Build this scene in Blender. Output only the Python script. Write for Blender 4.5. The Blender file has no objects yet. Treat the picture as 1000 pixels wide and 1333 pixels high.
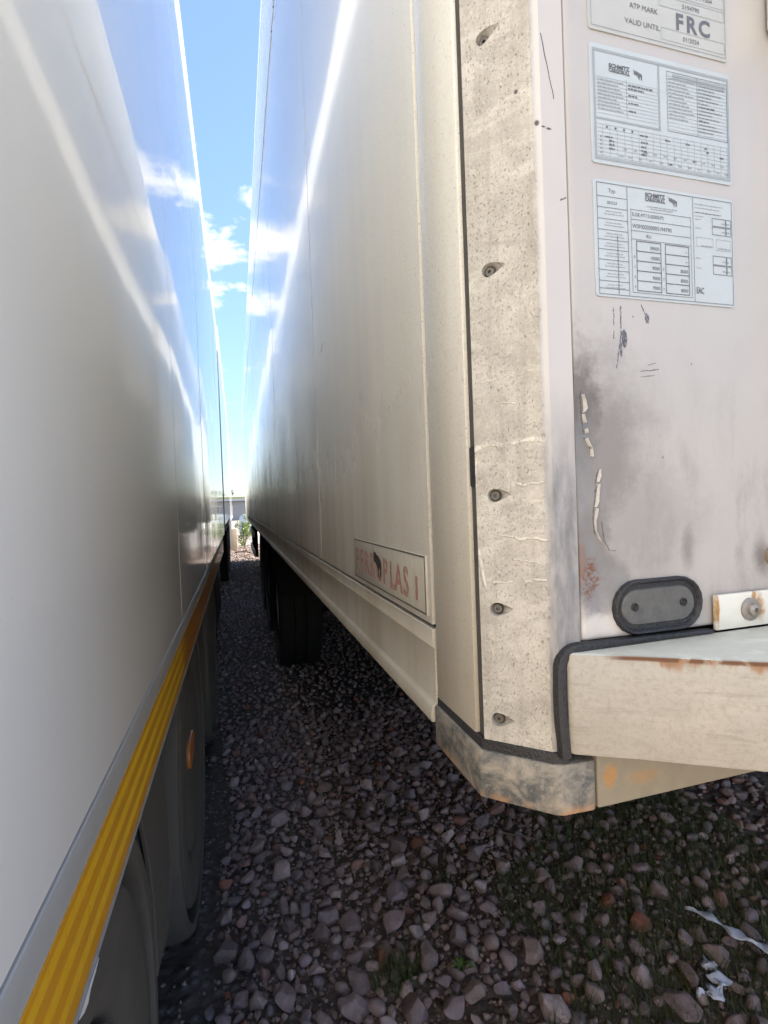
import bpy, bmesh, math, random
import numpy as np
from mathutils import Vector, Matrix, noise as mnoise

random.seed(7); rng = np.random.default_rng(11)
scene = bpy.context.scene
col = scene.collection
R_ = math.radians
CZ = 1.38                                    # lens height above the gravel

# ------------------------------------------------------------------ camera
cd = bpy.data.cameras.new('camera'); cam = bpy.data.objects.new('camera', cd); col.objects.link(cam)
cd.sensor_fit = 'VERTICAL'; cd.sensor_height = 24.0; cd.lens = 12.06
cd.clip_start = 0.01; cd.clip_end = 4000
right = Vector((0.96076522, -0.27481017, -0.03754412))
up = Vector((0.04089091, 0.00645768, 0.99914275))
back = Vector((-0.27433214, -0.96147682, 0.01744155))
m = Matrix((right, up, back)).transposed().to_4x4(); m.translation = (0, 0, CZ)
cam.matrix_world = m
scene.camera = cam

# ------------------------------------------------------------------ world, sun, exposure
SUN_EL, SUN_AZ = 33.0, 88.5                  # azimuth measured from +Y towards +X
w = bpy.data.worlds.new('World'); scene.world = w; w.use_nodes = True
sun_l = bpy.data.lights.new('sun', 'SUN'); sun_l.energy = 4.2; sun_l.angle = R_(0.53); sun_l.color = (1.0, 0.925, 0.81)
sun = bpy.data.objects.new('sun', sun_l); col.objects.link(sun)
sv = Vector((math.sin(R_(SUN_AZ)) * math.cos(R_(SUN_EL)), math.cos(R_(SUN_AZ)) * math.cos(R_(SUN_EL)), math.sin(R_(SUN_EL))))
sun.rotation_euler = sv.to_track_quat('Z', 'Y').to_euler(); sun.location = sv * 60
scene.view_settings.view_transform = 'Standard'; scene.view_settings.look = 'None'
scene.view_settings.gamma = 1.0; scene.view_settings.use_curve_mapping = False
scene.view_settings.exposure = 1.8
scene.render.engine = 'CYCLES'
cy = scene.cycles
cy.max_bounces = 18; cy.diffuse_bounces = 14; cy.glossy_bounces = 8; cy.transmission_bounces = 4
cy.caustics_reflective = False; cy.caustics_refractive = False
cy.use_denoising = True; cy.sample_clamp_indirect = 6.0

# ------------------------------------------------------------------ node helper
class NT:
    def __init__(s, tree):
        s.t = tree; s.nodes = tree.nodes; s.links = tree.links; s.nodes.clear()
    def put(s, sock, v):
        if v is None: return
        if isinstance(v, bpy.types.NodeSocket): s.links.new(v, sock)
        elif isinstance(v, (tuple, list)):
            v = tuple(v)
            if sock.type == 'RGBA' and len(v) == 3: v = v + (1.0,)
            sock.default_value = v
        else: sock.default_value = v
    def math(s, op, a, b=None, c=None, clamp=False):
        n = s.nodes.new('ShaderNodeMath'); n.operation = op; n.use_clamp = clamp
        s.put(n.inputs[0], a); s.put(n.inputs[1], b)
        if c is not None: s.put(n.inputs[2], c)
        return n.outputs[0]
    def vmath(s, op, a, b=None, scale=None):
        n = s.nodes.new('ShaderNodeVectorMath'); n.operation = op
        s.put(n.inputs[0], a)
        if b is not None: s.put(n.inputs[1], b)
        if scale is not None: s.put(n.inputs['Scale'], scale)
        return n.outputs['Value'] if op in ('LENGTH', 'DOT_PRODUCT', 'DISTANCE') else n.outputs['Vector']
    def smooth(s, v, a, b, o0=0.0, o1=1.0):
        n = s.nodes.new('ShaderNodeMapRange'); n.interpolation_type = 'SMOOTHSTEP'
        for i, x in enumerate((v, a, b, o0, o1)): s.put(n.inputs[i], x)
        return n.outputs[0]
    def lin(s, v, a, b, o0=0.0, o1=1.0):
        n = s.nodes.new('ShaderNodeMapRange'); n.clamp = True
        for i, x in enumerate((v, a, b, o0, o1)): s.put(n.inputs[i], x)
        return n.outputs[0]
    def noise(s, vec, scale, detail=3.0, rough=0.55, dist=0.0):
        n = s.nodes.new('ShaderNodeTexNoise'); s.put(n.inputs['Vector'], vec)
        n.inputs['Scale'].default_value = scale; n.inputs['Detail'].default_value = detail
        n.inputs['Roughness'].default_value = rough; n.inputs['Distortion'].default_value = dist
        return n.outputs['Fac']
    def voronoi(s, vec, scale, out='Distance', feature='F1'):
        n = s.nodes.new('ShaderNodeTexVoronoi'); n.feature = feature; s.put(n.inputs['Vector'], vec)
        n.inputs['Scale'].default_value = scale
        return n.outputs[out]
    def mix(s, f, a, b, mode='MIX'):
        n = s.nodes.new('ShaderNodeMix'); n.data_type = 'RGBA'; n.blend_type = mode; n.clamp_factor = True
        s.put(n.inputs[0], f); s.put(n.inputs[6], a); s.put(n.inputs[7], b)
        return n.outputs[2]
    def mixf(s, f, a, b):
        n = s.nodes.new('ShaderNodeMix'); n.data_type = 'FLOAT'; n.clamp_factor = True
        s.put(n.inputs[0], f); s.put(n.inputs[2], a); s.put(n.inputs[3], b)
        return n.outputs[0]
    def pos(s): return s.nodes.new('ShaderNodeNewGeometry').outputs['Position']
    def normal(s): return s.nodes.new('ShaderNodeNewGeometry').outputs['Normal']
    def sep(s, v):
        n = s.nodes.new('ShaderNodeSeparateXYZ'); s.put(n.inputs[0], v); return n.outputs
    def comb(s, x, y, z):
        n = s.nodes.new('ShaderNodeCombineXYZ')
        for i, q in enumerate((x, y, z)): s.put(n.inputs[i], q)
        return n.outputs[0]
    def scale(s, v, sc): return s.vmath('MULTIPLY', v, sc)
    def bump(s, h, strength=1.0, dist=0.001, normal=None):
        n = s.nodes.new('ShaderNodeBump'); n.inputs['Strength'].default_value = strength
        n.inputs['Distance'].default_value = dist; s.put(n.inputs['Height'], h)
        if normal is not None: s.put(n.inputs['Normal'], normal)
        return n.outputs[0]
    def attr(s, name):
        n = s.nodes.new('ShaderNodeAttribute'); n.attribute_name = name; return n.outputs['Color']
    def objrand(s): return s.nodes.new('ShaderNodeObjectInfo').outputs['Random']
    # stain masks on a wall, (u, z) metres
    def blob(s, u, z, cu, cz, ru, rz, soft=0.5, wob=None):
        a = s.math('DIVIDE', s.math('SUBTRACT', u, cu), ru); b = s.math('DIVIDE', s.math('SUBTRACT', z, cz), rz)
        d = s.math('SQRT', s.math('ADD', s.math('MULTIPLY', a, a), s.math('MULTIPLY', b, b)))
        if wob is not None: d = s.math('ADD', d, wob)
        return s.smooth(d, 1.0 + soft, 1.0 - soft)
    def seg(s, u, z, u0, z0, u1, z1, wd):
        du, dz = u1 - u0, z1 - z0; L2 = du * du + dz * dz
        a = s.math('SUBTRACT', u, u0); b = s.math('SUBTRACT', z, z0)
        t = s.math('ADD', s.math('MULTIPLY', a, du / L2), s.math('MULTIPLY', b, dz / L2), clamp=True)
        x = s.math('SUBTRACT', a, s.math('MULTIPLY', t, du)); y = s.math('SUBTRACT', b, s.math('MULTIPLY', t, dz))
        d = s.math('SQRT', s.math('ADD', s.math('MULTIPLY', x, x), s.math('MULTIPLY', y, y)))
        return s.smooth(d, wd, wd * 0.35)
    def mx(s, *a):
        r = a[0]
        for x in a[1:]: r = s.math('MAXIMUM', r, x)
        return r

MATS = {}
def mat(name, fn):
    mt = bpy.data.materials.new(name); mt.use_nodes = True
    g = NT(mt.node_tree)
    out = g.nodes.new('ShaderNodeOutputMaterial'); b = g.nodes.new('ShaderNodeBsdfPrincipled')
    g.links.new(b.outputs[0], out.inputs[0])
    r = fn(g)
    for k, v in r.items(): g.put(b.inputs[k], v)
    MATS[name] = mt
    return mt

# world nodes
g = NT(w.node_tree)
out = g.nodes.new('ShaderNodeOutputWorld'); bg = g.nodes.new('ShaderNodeBackground'); g.links.new(bg.outputs[0], out.inputs[0])
sky = g.nodes.new('ShaderNodeTexSky'); sky.sky_type = 'NISHITA'; sky.sun_disc = False
sky.sun_elevation = R_(SUN_EL); sky.sun_rotation = R_(SUN_AZ); sky.altitude = 200; sky.air_density = 0.8; sky.dust_density = 0.35; sky.ozone_density = 1.5
tc = g.nodes.new('ShaderNodeTexCoord').outputs['Generated']
d = g.vmath('NORMALIZE', tc); dx, dy, dz = g.sep(d)
den = g.math('ADD', g.math('MAXIMUM', dz, 0.0), 0.16)
px, py = g.math('DIVIDE', dx, den), g.math('DIVIDE', dy, den)
p = g.comb(px, py, 0.0)
p1 = g.vmath('ADD', p, (3.501, 0.647, 0.4))
n1 = g.noise(p1, 5.5, 7, 0.60, 0.3)
n2 = g.noise(g.vmath('ADD', p, (9.1, 4.4, 0.0)), 0.9, 2, 0.5)
CLOUDS = ((0.003, 1.557, 0.13, 0.30), (-0.010, 1.720, 0.10, 0.24), (-0.114, 1.451, 0.16, 0.26), (-0.138, 1.807, 0.13, 0.26))
cl = g.math('ADD', n1, g.math('MULTIPLY', g.math('SUBTRACT', n2, 0.5), 0.55))
for (cx_, cy2, rr_, amp) in CLOUDS:
    dd = g.vmath('LENGTH', g.vmath('MULTIPLY', g.vmath('SUBTRACT', p, (cx_, cy2, 0.0)), (1.0 / rr_, 1.0 / (rr_ * 0.55), 1.0)))
    cl = g.math('ADD', cl, g.math('MULTIPLY', g.smooth(dd, 1.6, 0.0), amp))
cl = g.smooth(cl, 0.60, 0.76)
cl = g.math('MULTIPLY', cl, g.smooth(dz, 0.02, 0.2))
cl = g.math('MULTIPLY', cl, 0.75)
lum = g.vmath('DOT_PRODUCT', sky.outputs[0], (0.2126, 0.7152, 0.0722))
soft = g.math('DIVIDE', 1.5, g.math('ADD', 1.0, g.math('DIVIDE', lum, 2.4)))          # highlights of the sky rolled off evenly, as the phone did
skyc = g.mix(cl, g.vmath('SCALE', sky.outputs[0], scale=soft), (3.6, 3.5, 3.4))
g.put(bg.inputs[0], skyc); bg.inputs[1].default_value = 0.15

# ------------------------------------------------------------------ mesh helper
ORG = {}
def mesh_obj(name, me, material, parent=None):
    o = bpy.data.objects.new(name, me); col.objects.link(o)
    if material is not None: me.materials.clear(); me.materials.append(MATS[material])
    if parent is not None:
        o.parent = parent; ORG[o.name] = ORG[parent.name]
    return o
def empty(name, loc, label, cat, group=None):
    o = bpy.data.objects.new(name, None); col.objects.link(o); o.location = loc; o.empty_display_size = 0.3
    o['label'] = label; o['category'] = cat
    if group: o['group'] = group
    ORG[o.name] = Vector(loc)
    return o
def tag(o, label, cat, group=None, kind=None):
    if label: o['label'] = label
    if cat: o['category'] = cat
    if group: o['group'] = group
    if kind: o['kind'] = kind
    return o
class MB:
    def __init__(s): s.v = []; s.f = []
    def add(s, vs, fs):
        n = len(s.v); s.v += [tuple(q) for q in vs]; s.f += [tuple(i + n for i in q) for q in fs]; return s
    def box(s, x0, x1, y0, y1, z0, z1):
        return s.add([(x0,y0,z0),(x1,y0,z0),(x1,y1,z0),(x0,y1,z0),(x0,y0,z1),(x1,y0,z1),(x1,y1,z1),(x0,y1,z1)],
                     [(3,2,1,0),(4,5,6,7),(0,1,5,4),(1,2,6,5),(2,3,7,6),(3,0,4,7)])
    def prism(s, poly, axis, a0, a1):
        def P(q, a):
            return {'z': (q[0], q[1], a), 'x': (a, q[0], q[1]), 'y': (q[0], a, q[1])}[axis]
        n = len(poly)
        vs = [P(q, a0) for q in poly] + [P(q, a1) for q in poly]
        fs = [tuple(range(n))[::-1], tuple(range(n, 2 * n))] + [(i, (i + 1) % n, n + (i + 1) % n, n + i) for i in range(n)]
        return s.add(vs, fs)
    def lathe(s, prof, c, axis='x', sgn=1, seg=32, closed=False):
        n = len(prof); vs = []; fs = []
        for k in range(seg):
            t = 2 * math.pi * k / seg; ca, sa = math.cos(t), math.sin(t)
            for r, a in prof:
                if axis == 'x': vs.append((c[0] + sgn * a, c[1] + r * ca, c[2] + r * sa))
                elif axis == 'y': vs.append((c[0] + r * ca, c[1] + sgn * a, c[2] + r * sa))
                else: vs.append((c[0] + r * ca, c[1] + r * sa, c[2] + sgn * a))
        for k in range(seg):
            k2 = (k + 1) % seg
            for i in range(n if closed else n - 1):
                j = (i + 1) % n
                fs.append((k * n + i, k * n + j, k2 * n + j, k2 * n + i))
        return s.add(vs, fs)
    def tube(s, path, r, seg=8):
        P = [Vector(q) for q in path]; vs = []; fs = []; n = len(P)
        u = None
        for i in range(n):
            t = (P[min(i + 1, n - 1)] - P[max(i - 1, 0)]).normalized()
            if u is None: u = t.orthogonal().normalized()
            u = (u - t * u.dot(t)).normalized(); b = t.cross(u)
            rr = r[i] if isinstance(r, (list, tuple)) else r
            for k in range(seg):
                a = 2 * math.pi * k / seg; vs.append(P[i] + (u * math.cos(a) + b * math.sin(a)) * rr)
        for i in range(n - 1):
            for k in range(seg):
                k2 = (k + 1) % seg
                fs.append((i * seg + k, i * seg + k2, (i + 1) * seg + k2, (i + 1) * seg + k))
        fs.append(tuple(range(seg))[::-1]); fs.append(tuple((n - 1) * seg + k for k in range(seg)))
        return s.add(vs, fs)
    def build(s, name, material, parent=None, bevel=0.0, bseg=2, smooth=False, angle=35, origin=None):
        o0 = origin if origin is not None else (ORG[parent.name] if parent is not None else Vector((0, 0, 0)))
        o0 = Vector(o0)
        bm = bmesh.new()
        vs = [bm.verts.new(Vector(q) - o0) for q in s.v]
        for q in s.f:
            try: bm.faces.new([vs[i] for i in q])
            except ValueError: pass
        bmesh.ops.recalc_face_normals(bm, faces=bm.faces)
        if bevel > 0:
            es = [e for e in bm.edges if len(e.link_faces) == 2 and e.calc_face_angle(0) > R_(20)]
            bmesh.ops.bevel(bm, geom=es, offset=bevel, segments=bseg, affect='EDGES', profile=0.5, clamp_overlap=True)
            smooth = True
        me = bpy.data.meshes.new(name); bm.to_mesh(me); bm.free()
        if smooth:
            me.shade_smooth()
            me.set_sharp_from_angle(angle=R_(angle))
        o = mesh_obj(name, me, material, parent)
        if origin is not None: o.location = o0; ORG[o.name] = o0
        return o

# ------------------------------------------------------------------ materials
def M_clean_white(g):
    P = g.pos(); x, y, z = g.sep(P)
    wob = g.noise(g.scale(P, (1, 0.8, 1.4)), 1.1, 2, 0.4)
    fine = g.noise(P, 900, 2)
    dirt = g.math('MULTIPLY', g.noise(g.scale(P, (2, 2.0, 0.5)), 2.2, 4), g.smooth(z, 2.5, 1.0))
    speck = g.smooth(g.noise(P, 160, 2, 0.6), 0.72, 0.80)
    c = g.mix(g.math('MULTIPLY', dirt, 0.30), (0.86, 0.855, 0.83), (0.58, 0.54, 0.48))
    c = g.mix(g.math('MULTIPLY', speck, 0.25), c, (0.25, 0.22, 0.18))
    nb = g.bump(wob, 1.0, 0.0045)
    return {'Base Color': c, 'Roughness': g.lin(dirt, 0.25, 0.8, 0.02, 0.16), 'Normal': nb, 'IOR': 1.5}
mat('clean_white', M_clean_white)

def M_dirty_white(g):
    P = g.pos(); x, y, z = g.sep(P)
    wob = g.noise(g.scale(P, (1, 0.8, 1.2)), 1.3, 2, 0.4)
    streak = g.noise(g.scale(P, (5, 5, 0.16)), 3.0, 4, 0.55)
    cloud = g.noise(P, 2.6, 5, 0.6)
    low = g.smooth(z, 2.6, 1.10)  # grime thickens downward, carried higher to take in the gap's dimmer light
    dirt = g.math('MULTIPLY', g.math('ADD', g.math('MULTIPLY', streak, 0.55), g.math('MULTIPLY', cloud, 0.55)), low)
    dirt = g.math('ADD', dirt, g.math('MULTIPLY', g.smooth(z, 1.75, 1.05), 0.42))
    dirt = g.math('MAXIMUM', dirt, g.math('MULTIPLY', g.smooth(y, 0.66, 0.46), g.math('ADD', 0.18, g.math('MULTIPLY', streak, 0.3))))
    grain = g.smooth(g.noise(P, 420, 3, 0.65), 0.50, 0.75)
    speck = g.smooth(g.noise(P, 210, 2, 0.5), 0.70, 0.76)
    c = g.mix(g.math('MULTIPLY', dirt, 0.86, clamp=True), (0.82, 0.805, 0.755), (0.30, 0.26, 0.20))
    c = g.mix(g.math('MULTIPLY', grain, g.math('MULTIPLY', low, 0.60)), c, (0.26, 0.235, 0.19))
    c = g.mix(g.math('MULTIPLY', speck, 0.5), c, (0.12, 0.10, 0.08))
    # short bruises in the skin
    m = g.mx(g.seg(y, z, 1.27, 1.78, 1.285, 1.765, 0.003), g.seg(y, z, 2.230, CZ + 2.108, 2.199, CZ + 1.923, 0.006), g.seg(y, z, 1.961, CZ + 1.883, 2.068, CZ + 1.911, 0.006), g.seg(y, z, 2.099, CZ + 2.006, 2.101, CZ + 1.929, 0.006), g.seg(y, z, 3.0, 1.73, 3.02, 1.70, 0.006), g.seg(y, z, 0.60, 2.06, 0.604, 2.05, 0.0015))
    c = g.mix(m, c, (0.05, 0.045, 0.04))
    rg = g.math('ADD', 0.014, g.math('MULTIPLY', dirt, 0.45), clamp=True)
    nb = g.bump(wob, 1.0, 0.0028); nb = g.bump(grain, 0.12, 0.0003, nb)
    return {'Base Color': c, 'Roughness': rg, 'Normal': nb, 'IOR': 1.5}
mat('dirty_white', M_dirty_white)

def M_post(g):
    P = g.pos(); x, y, z = g.sep(P)
    sm = g.smooth(g.math('ADD', x, g.math('MULTIPLY', g.math('SUBTRACT', g.noise(P, 60, 3), 0.5), 0.006)), 0.2655, 0.2715)     # dirt stops where the profile turns
    grain = g.noise(P, 330, 4, 0.7); big = g.noise(P, 38, 4, 0.6)
    pit = g.smooth(g.noise(g.scale(P, (1, 1, 0.7)), 520, 3, 0.7, 0.5), 0.60, 0.68)
    pitm = g.math('MULTIPLY', pit, g.smooth(g.noise(P, 16, 2), 0.30, 0.55))
    dirt = g.mix(g.smooth(big, 0.2, 0.8), (0.425, 0.396, 0.352), (0.290, 0.268, 0.235))
    dirt = g.mix(g.math('MULTIPLY', g.smooth(grain, 0.48, 0.72), 0.6), dirt, (0.24, 0.205, 0.165))
    dirt = g.mix(g.math('MULTIPLY', g.smooth(g.noise(P, 420, 3, 0.6), 0.55, 0.72), 0.5), dirt, (0.516, 0.477, 0.417))
    dirt = g.mix(g.math('MULTIPLY', pitm, 0.30), dirt, (0.11, 0.085, 0.065))
    run = g.noise(g.scale(P, (1, 1, 0.05)), 120, 4, 0.6)
    smear = g.noise(g.scale(P, (1, 1, 2.2)), 13, 7, 0.72, 0.8)
    dirt = g.mix(g.math('MULTIPLY', g.smooth(run, 0.48, 0.72), 0.40), dirt, (0.22, 0.195, 0.165))
    dirt = g.mix(g.math('MULTIPLY', g.smooth(smear, 0.54, 0.68), 0.45), dirt, (0.20, 0.18, 0.16))
    dirt = g.mix(g.math('MULTIPLY', g.smooth(smear, 0.46, 0.34), 0.45), dirt, (0.52, 0.49, 0.44))
    zz = g.math('ADD', z, g.math('MULTIPLY', g.math('SUBTRACT', g.noise(P, 45, 3, 0.6), 0.5), 0.016))
    def sc(u0, z0, u1, z1, w_): return g.seg(x, zz, u0, CZ + z0, u1, CZ + z1, w_)
    pale = g.mx(sc(0.222, 0.050, 0.268, 0.053, 0.0032), sc(0.236, -0.034, 0.268, -0.038, 0.0020), sc(0.228, 0.111, 0.262, 0.116, 0.0012),
                sc(0.222, -0.05, 0.226, -0.085, 0.0016), sc(0.232, -0.078, 0.266, -0.076, 0.0018), sc(0.244, -0.055, 0.262, -0.062, 0.0012),
                sc(0.224, 0.092, 0.25, 0.088, 0.001), sc(0.25, 0.014, 0.267, 0.012, 0.0016), sc(0.222, 0.04, 0.221, 0.012, 0.0016))
    pale = g.math('MULTIPLY', pale, g.smooth(g.noise(P, 110, 3, 0.6), 0.34, 0.60))
    dirt = g.mix(g.math('MULTIPLY', pale, 0.8), dirt, (0.568, 0.529, 0.469))
    lowz = g.smooth(z, CZ + 0.12, CZ - 0.02)
    rub = g.noise(g.scale(P, (3, 3, 0.7)), 40, 5, 0.65)
    paint = g.mix(g.math('MULTIPLY', g.noise(P, 24, 4), 0.5), (0.425, 0.402, 0.394), (0.345, 0.325, 0.318))
    paint = g.mix(g.math('MULTIPLY', lowz, g.math('ADD', 0.45, g.math('MULTIPLY', g.smooth(rub, 0.25, 0.75), 0.5))), paint, (0.12, 0.12, 0.13))
    sx = g.math('ADD', x, 0.0)
    dark_marks = g.mx(sc(0.2755, 0.409, 0.281, 0.385, 0.0008), sc(0.281, 0.385, 0.287, 0.356, 0.0007), sc(0.291, 0.266, 0.2965, 0.269, 0.0008),
               g.blob(x, z, 0.2705, CZ + 0.333, 0.0018, 0.0025, 0.4), g.blob(x, z, 0.281, CZ + 0.328, 0.0025, 0.001, 0.4), g.blob(x, z, 0.2755, CZ + 0.329, 0.002, 0.0008, 0.4),
               g.blob(x, z, 0.257, CZ + 0.366, 0.0012, 0.002, 0.4))
    paint = g.mix(dark_marks, paint, (0.05, 0.045, 0.05)); dirt = g.mix(dark_marks, dirt, (0.06, 0.05, 0.05))
    c = g.mix(sm, dirt, paint)
    h = g.math('SUBTRACT', g.math('ADD', g.math('MULTIPLY', grain, 0.7), g.math('MULTIPLY', pale, 1.2)), g.math('MULTIPLY', pitm, 1.6))
    h = g.mixf(sm, h, g.math('MULTIPLY', rub, 0.25))
    return {'Base Color': c, 'Roughness': g.mixf(sm, 0.75, 0.42), 'Normal': g.bump(h, 0.75, 0.0012)}
mat('corner_post', M_post)

def M_door(g):
    P = g.pos(); x, y, z = g.sep(P)
    wob = g.math('MULTIPLY', g.math('SUBTRACT', g.noise(P, 26, 9, 0.78), 0.5), 2.6)
    wob2 = g.math('MULTIPLY', g.math('SUBTRACT', g.noise(P, 70, 4, 0.65), 0.5), 1.7)
    base = g.mix(g.noise(P, 9, 4), (0.385, 0.366, 0.358), (0.322, 0.304, 0.296))
    vst = g.noise(g.scale(P, (6, 6, 0.5)), 14, 4)
    lower = g.smooth(z, CZ + 0.16, CZ - 0.02)
    base = g.mix(g.math('MULTIPLY', g.math('MULTIPLY', vst, lower), 0.75), base, (0.33, 0.30, 0.29))
    st = g.mx(g.math('MULTIPLY', g.blob(x, z, 0.306, CZ + 0.075, 0.026, 0.055, 0.75, wob), 0.95),
              g.math('MULTIPLY', g.blob(x, z, 0.33, CZ + 0.045, 0.040, 0.075, 0.9, wob), 0.62),
              g.math('MULTIPLY', g.blob(x, z, 0.36, CZ - 0.03, 0.06, 0.05, 0.9, wob), 0.35),
              g.math('MULTIPLY', g.blob(x, z, 0.312, CZ - 0.04, 0.022, 0.055, 0.8, wob), 0.75),
              g.math('MULTIPLY', g.blob(x, z, 0.424, CZ - 0.057, 0.008, 0.020, 0.8, wob), 0.55),
              g.math('MULTIPLY', g.blob(x, z, 0.30, CZ - 0.055, 0.006, 0.012, 0.7, wob), 0.8),
              g.math('MULTIPLY', g.blob(x, z, 0.52, CZ - 0.07, 0.010, 0.018, 0.8, wob), 0.7))
    c = g.mix(st, base, (0.085, 0.073, 0.070))
    bare = g.mx(g.blob(x, z, 0.306, CZ + 0.005, 0.018, 0.085, 0.35, g.math('MULTIPLY', wob, 0.5)),
                g.blob(x, z, 0.325, CZ - 0.085, 0.030, 0.028, 0.25, g.math('MULTIPLY', wob, 0.5)))
    c = g.mix(g.math('MULTIPLY', bare, 0.75), c, g.mix(g.noise(P, 45, 6, 0.7), (0.24, 0.24, 0.25), (0.085, 0.085, 0.092)))
    wash = g.math('MULTIPLY', g.smooth(g.noise(g.scale(P, (1.6, 1, 0.55)), 17, 8, 0.74), 0.47, 0.70), g.smooth(z, CZ + 0.20, CZ - 0.06))
    c = g.mix(g.math('MULTIPLY', wash, 0.5), c, (0.16, 0.145, 0.135))
    rim = g.blob(x, z, 0.322, CZ - 0.122, 0.034, 0.010, 0.45, wob2)
    c = g.mix(g.math('MULTIPLY', rim, 0.6), c, (0.56, 0.53, 0.51))
    rust = g.math('MULTIPLY', g.blob(x, z, 0.309, CZ - 0.078, 0.010, 0.017, 0.5, wob2), g.smooth(g.noise(P, 300, 3, 0.6), 0.46, 0.58))
    c = g.mix(rust, c, g.mix(g.noise(P, 400, 2), (0.20, 0.07, 0.025), (0.07, 0.022, 0.012)))
    c = g.mix(g.math('MULTIPLY', g.blob(x, z, 0.302, CZ - 0.06, 0.006, 0.02, 0.5, wob), 0.7), c, (0.16, 0.10, 0.08))
    xx = g.math('ADD', x, g.math('MULTIPLY', g.math('SUBTRACT', g.noise(P, 190, 4, 0.7), 0.5), 0.0042))
    zj = g.math('ADD', z, g.math('MULTIPLY', g.math('SUBTRACT', g.noise(g.vmath('ADD', P, (3, 1, 7)), 230, 4, 0.7), 0.5), 0.0040))
    def sc(u0, z0, u1, z1, w_): return g.seg(xx, zj, u0, CZ + z0, u1, CZ + z1, w_)
    brk = g.smooth(g.noise(P, 350, 2), 0.36, 0.5)
    dark_marks = g.mx(g.math('MULTIPLY', sc(0.345, 0.174, 0.3445, 0.146, 0.0009), brk), g.math('MULTIPLY', sc(0.353, 0.176, 0.353, 0.150, 0.0010), brk),
               sc(0.353, 0.150, 0.347, 0.118, 0.0008), sc(0.377, 0.179, 0.385, 0.162, 0.0008),
               sc(0.3745, 0.1160, 0.395, 0.1185, 0.0008), sc(0.374, 0.1105, 0.390, 0.1125, 0.0006), sc(0.383, 0.1225, 0.392, 0.124, 0.0005),
               g.blob(x, z, 0.3565, CZ + 0.1455, 0.0030, 0.0085, 0.15, g.math('MULTIPLY', wob2, 0.4)), g.blob(x, z, 0.3525, CZ + 0.136, 0.0014, 0.0075, 0.2),
               g.blob(x, z, 0.383, CZ + 0.1665, 0.0026, 0.0050, 0.2, g.math('MULTIPLY', wob2, 0.4)),
               g.blob(x, z, 0.435, CZ + 0.125, 0.0009, 0.0009, 0.4), g.blob(x, z, 0.397, CZ + 0.034, 0.001, 0.001, 0.4), g.blob(x, z, 0.367, CZ + 0.167, 0.0008, 0.0008, 0.4),
               sc(0.3075, 0.096, 0.3085, 0.075, 0.0009), sc(0.3085, 0.075, 0.3105, 0.057, 0.0008), sc(0.3105, 0.053, 0.3165, 0.044, 0.0009), sc(0.3235, 0.024, 0.3205, 0.010, 0.0008),  # dark lines painted along the lifted flakes as cracks and shadow
               sc(0.3205, 0.008, 0.3172, -0.018, 0.0009), sc(0.3165, -0.020, 0.3185, -0.036, 0.0010), sc(0.333, -0.052, 0.3265, -0.042, 0.0007), sc(0.3265, -0.042, 0.3245, -0.025, 0.0008), sc(0.339, -0.053, 0.333, -0.052, 0.0006))
    dark_marks = g.math('MULTIPLY', dark_marks, g.lin(g.noise(P, 420, 3, 0.6), 0.30, 0.52, 0.25, 1.0))
    c = g.mix(dark_marks, c, (0.055, 0.05, 0.06))
    h = g.math('SUBTRACT', g.math('MULTIPLY', g.noise(P, 60, 3), 0.4), g.math('MULTIPLY', bare, 0.5))
    h = g.math('ADD', h, g.math('MULTIPLY', rust, 0.8))
    return {'Base Color': c, 'Roughness': g.mixf(g.math('MAXIMUM', st, bare), 0.33, 0.6), 'Metallic': 0.0, 'Normal': g.bump(h, 0.35, 0.0012)}
mat('door_skin', M_door)

def M_bumper(g):
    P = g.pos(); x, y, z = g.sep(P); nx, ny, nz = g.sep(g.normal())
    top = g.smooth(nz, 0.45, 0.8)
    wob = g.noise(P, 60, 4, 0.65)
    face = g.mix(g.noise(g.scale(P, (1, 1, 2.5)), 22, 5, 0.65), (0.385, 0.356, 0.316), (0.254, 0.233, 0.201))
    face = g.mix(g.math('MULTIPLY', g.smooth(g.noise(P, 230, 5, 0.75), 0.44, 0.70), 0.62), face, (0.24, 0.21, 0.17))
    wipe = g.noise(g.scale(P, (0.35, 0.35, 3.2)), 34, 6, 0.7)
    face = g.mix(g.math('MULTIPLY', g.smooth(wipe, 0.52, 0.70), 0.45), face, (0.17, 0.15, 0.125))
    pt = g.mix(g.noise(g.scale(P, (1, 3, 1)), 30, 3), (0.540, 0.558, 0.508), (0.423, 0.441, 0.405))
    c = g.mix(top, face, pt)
    run = g.math('ADD', CZ - 0.1415, g.math('MULTIPLY', g.math('SUBTRACT', g.noise(g.scale(P, (1, 1, 0.2)), 55, 3, 0.6), 0.62), 0.045))
    rust = g.math('MULTIPLY', g.smooth(g.math('SUBTRACT', z, run), -0.004, 0.006), g.smooth(g.math('ADD', x, g.math('MULTIPLY', wob, 0.02)), 0.325, 0.350))
    rust = g.math('MULTIPLY', rust, g.smooth(nz, 0.9, 0.5))
    edge = g.math('MULTIPLY', g.smooth(g.math('ABSOLUTE', g.math('SUBTRACT', z, CZ - 0.1428)), 0.0028, 0.0006), g.smooth(x, 0.30, 0.32))
    c = g.mix(g.math('MULTIPLY', rust, 0.85), c, g.mix(wob, (0.30, 0.15, 0.055), (0.12, 0.045, 0.015)))
    c = g.mix(g.math('MULTIPLY', edge, g.smooth(wob, 0.35, 0.5)), c, (0.10, 0.04, 0.015))
    return {'Base Color': c, 'Roughness': g.mixf(top, 0.75, 0.5), 'Normal': g.bump(g.noise(P, 260, 4, 0.7), 0.4, 0.0012)}
mat('bumper_paint', M_bumper)

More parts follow.
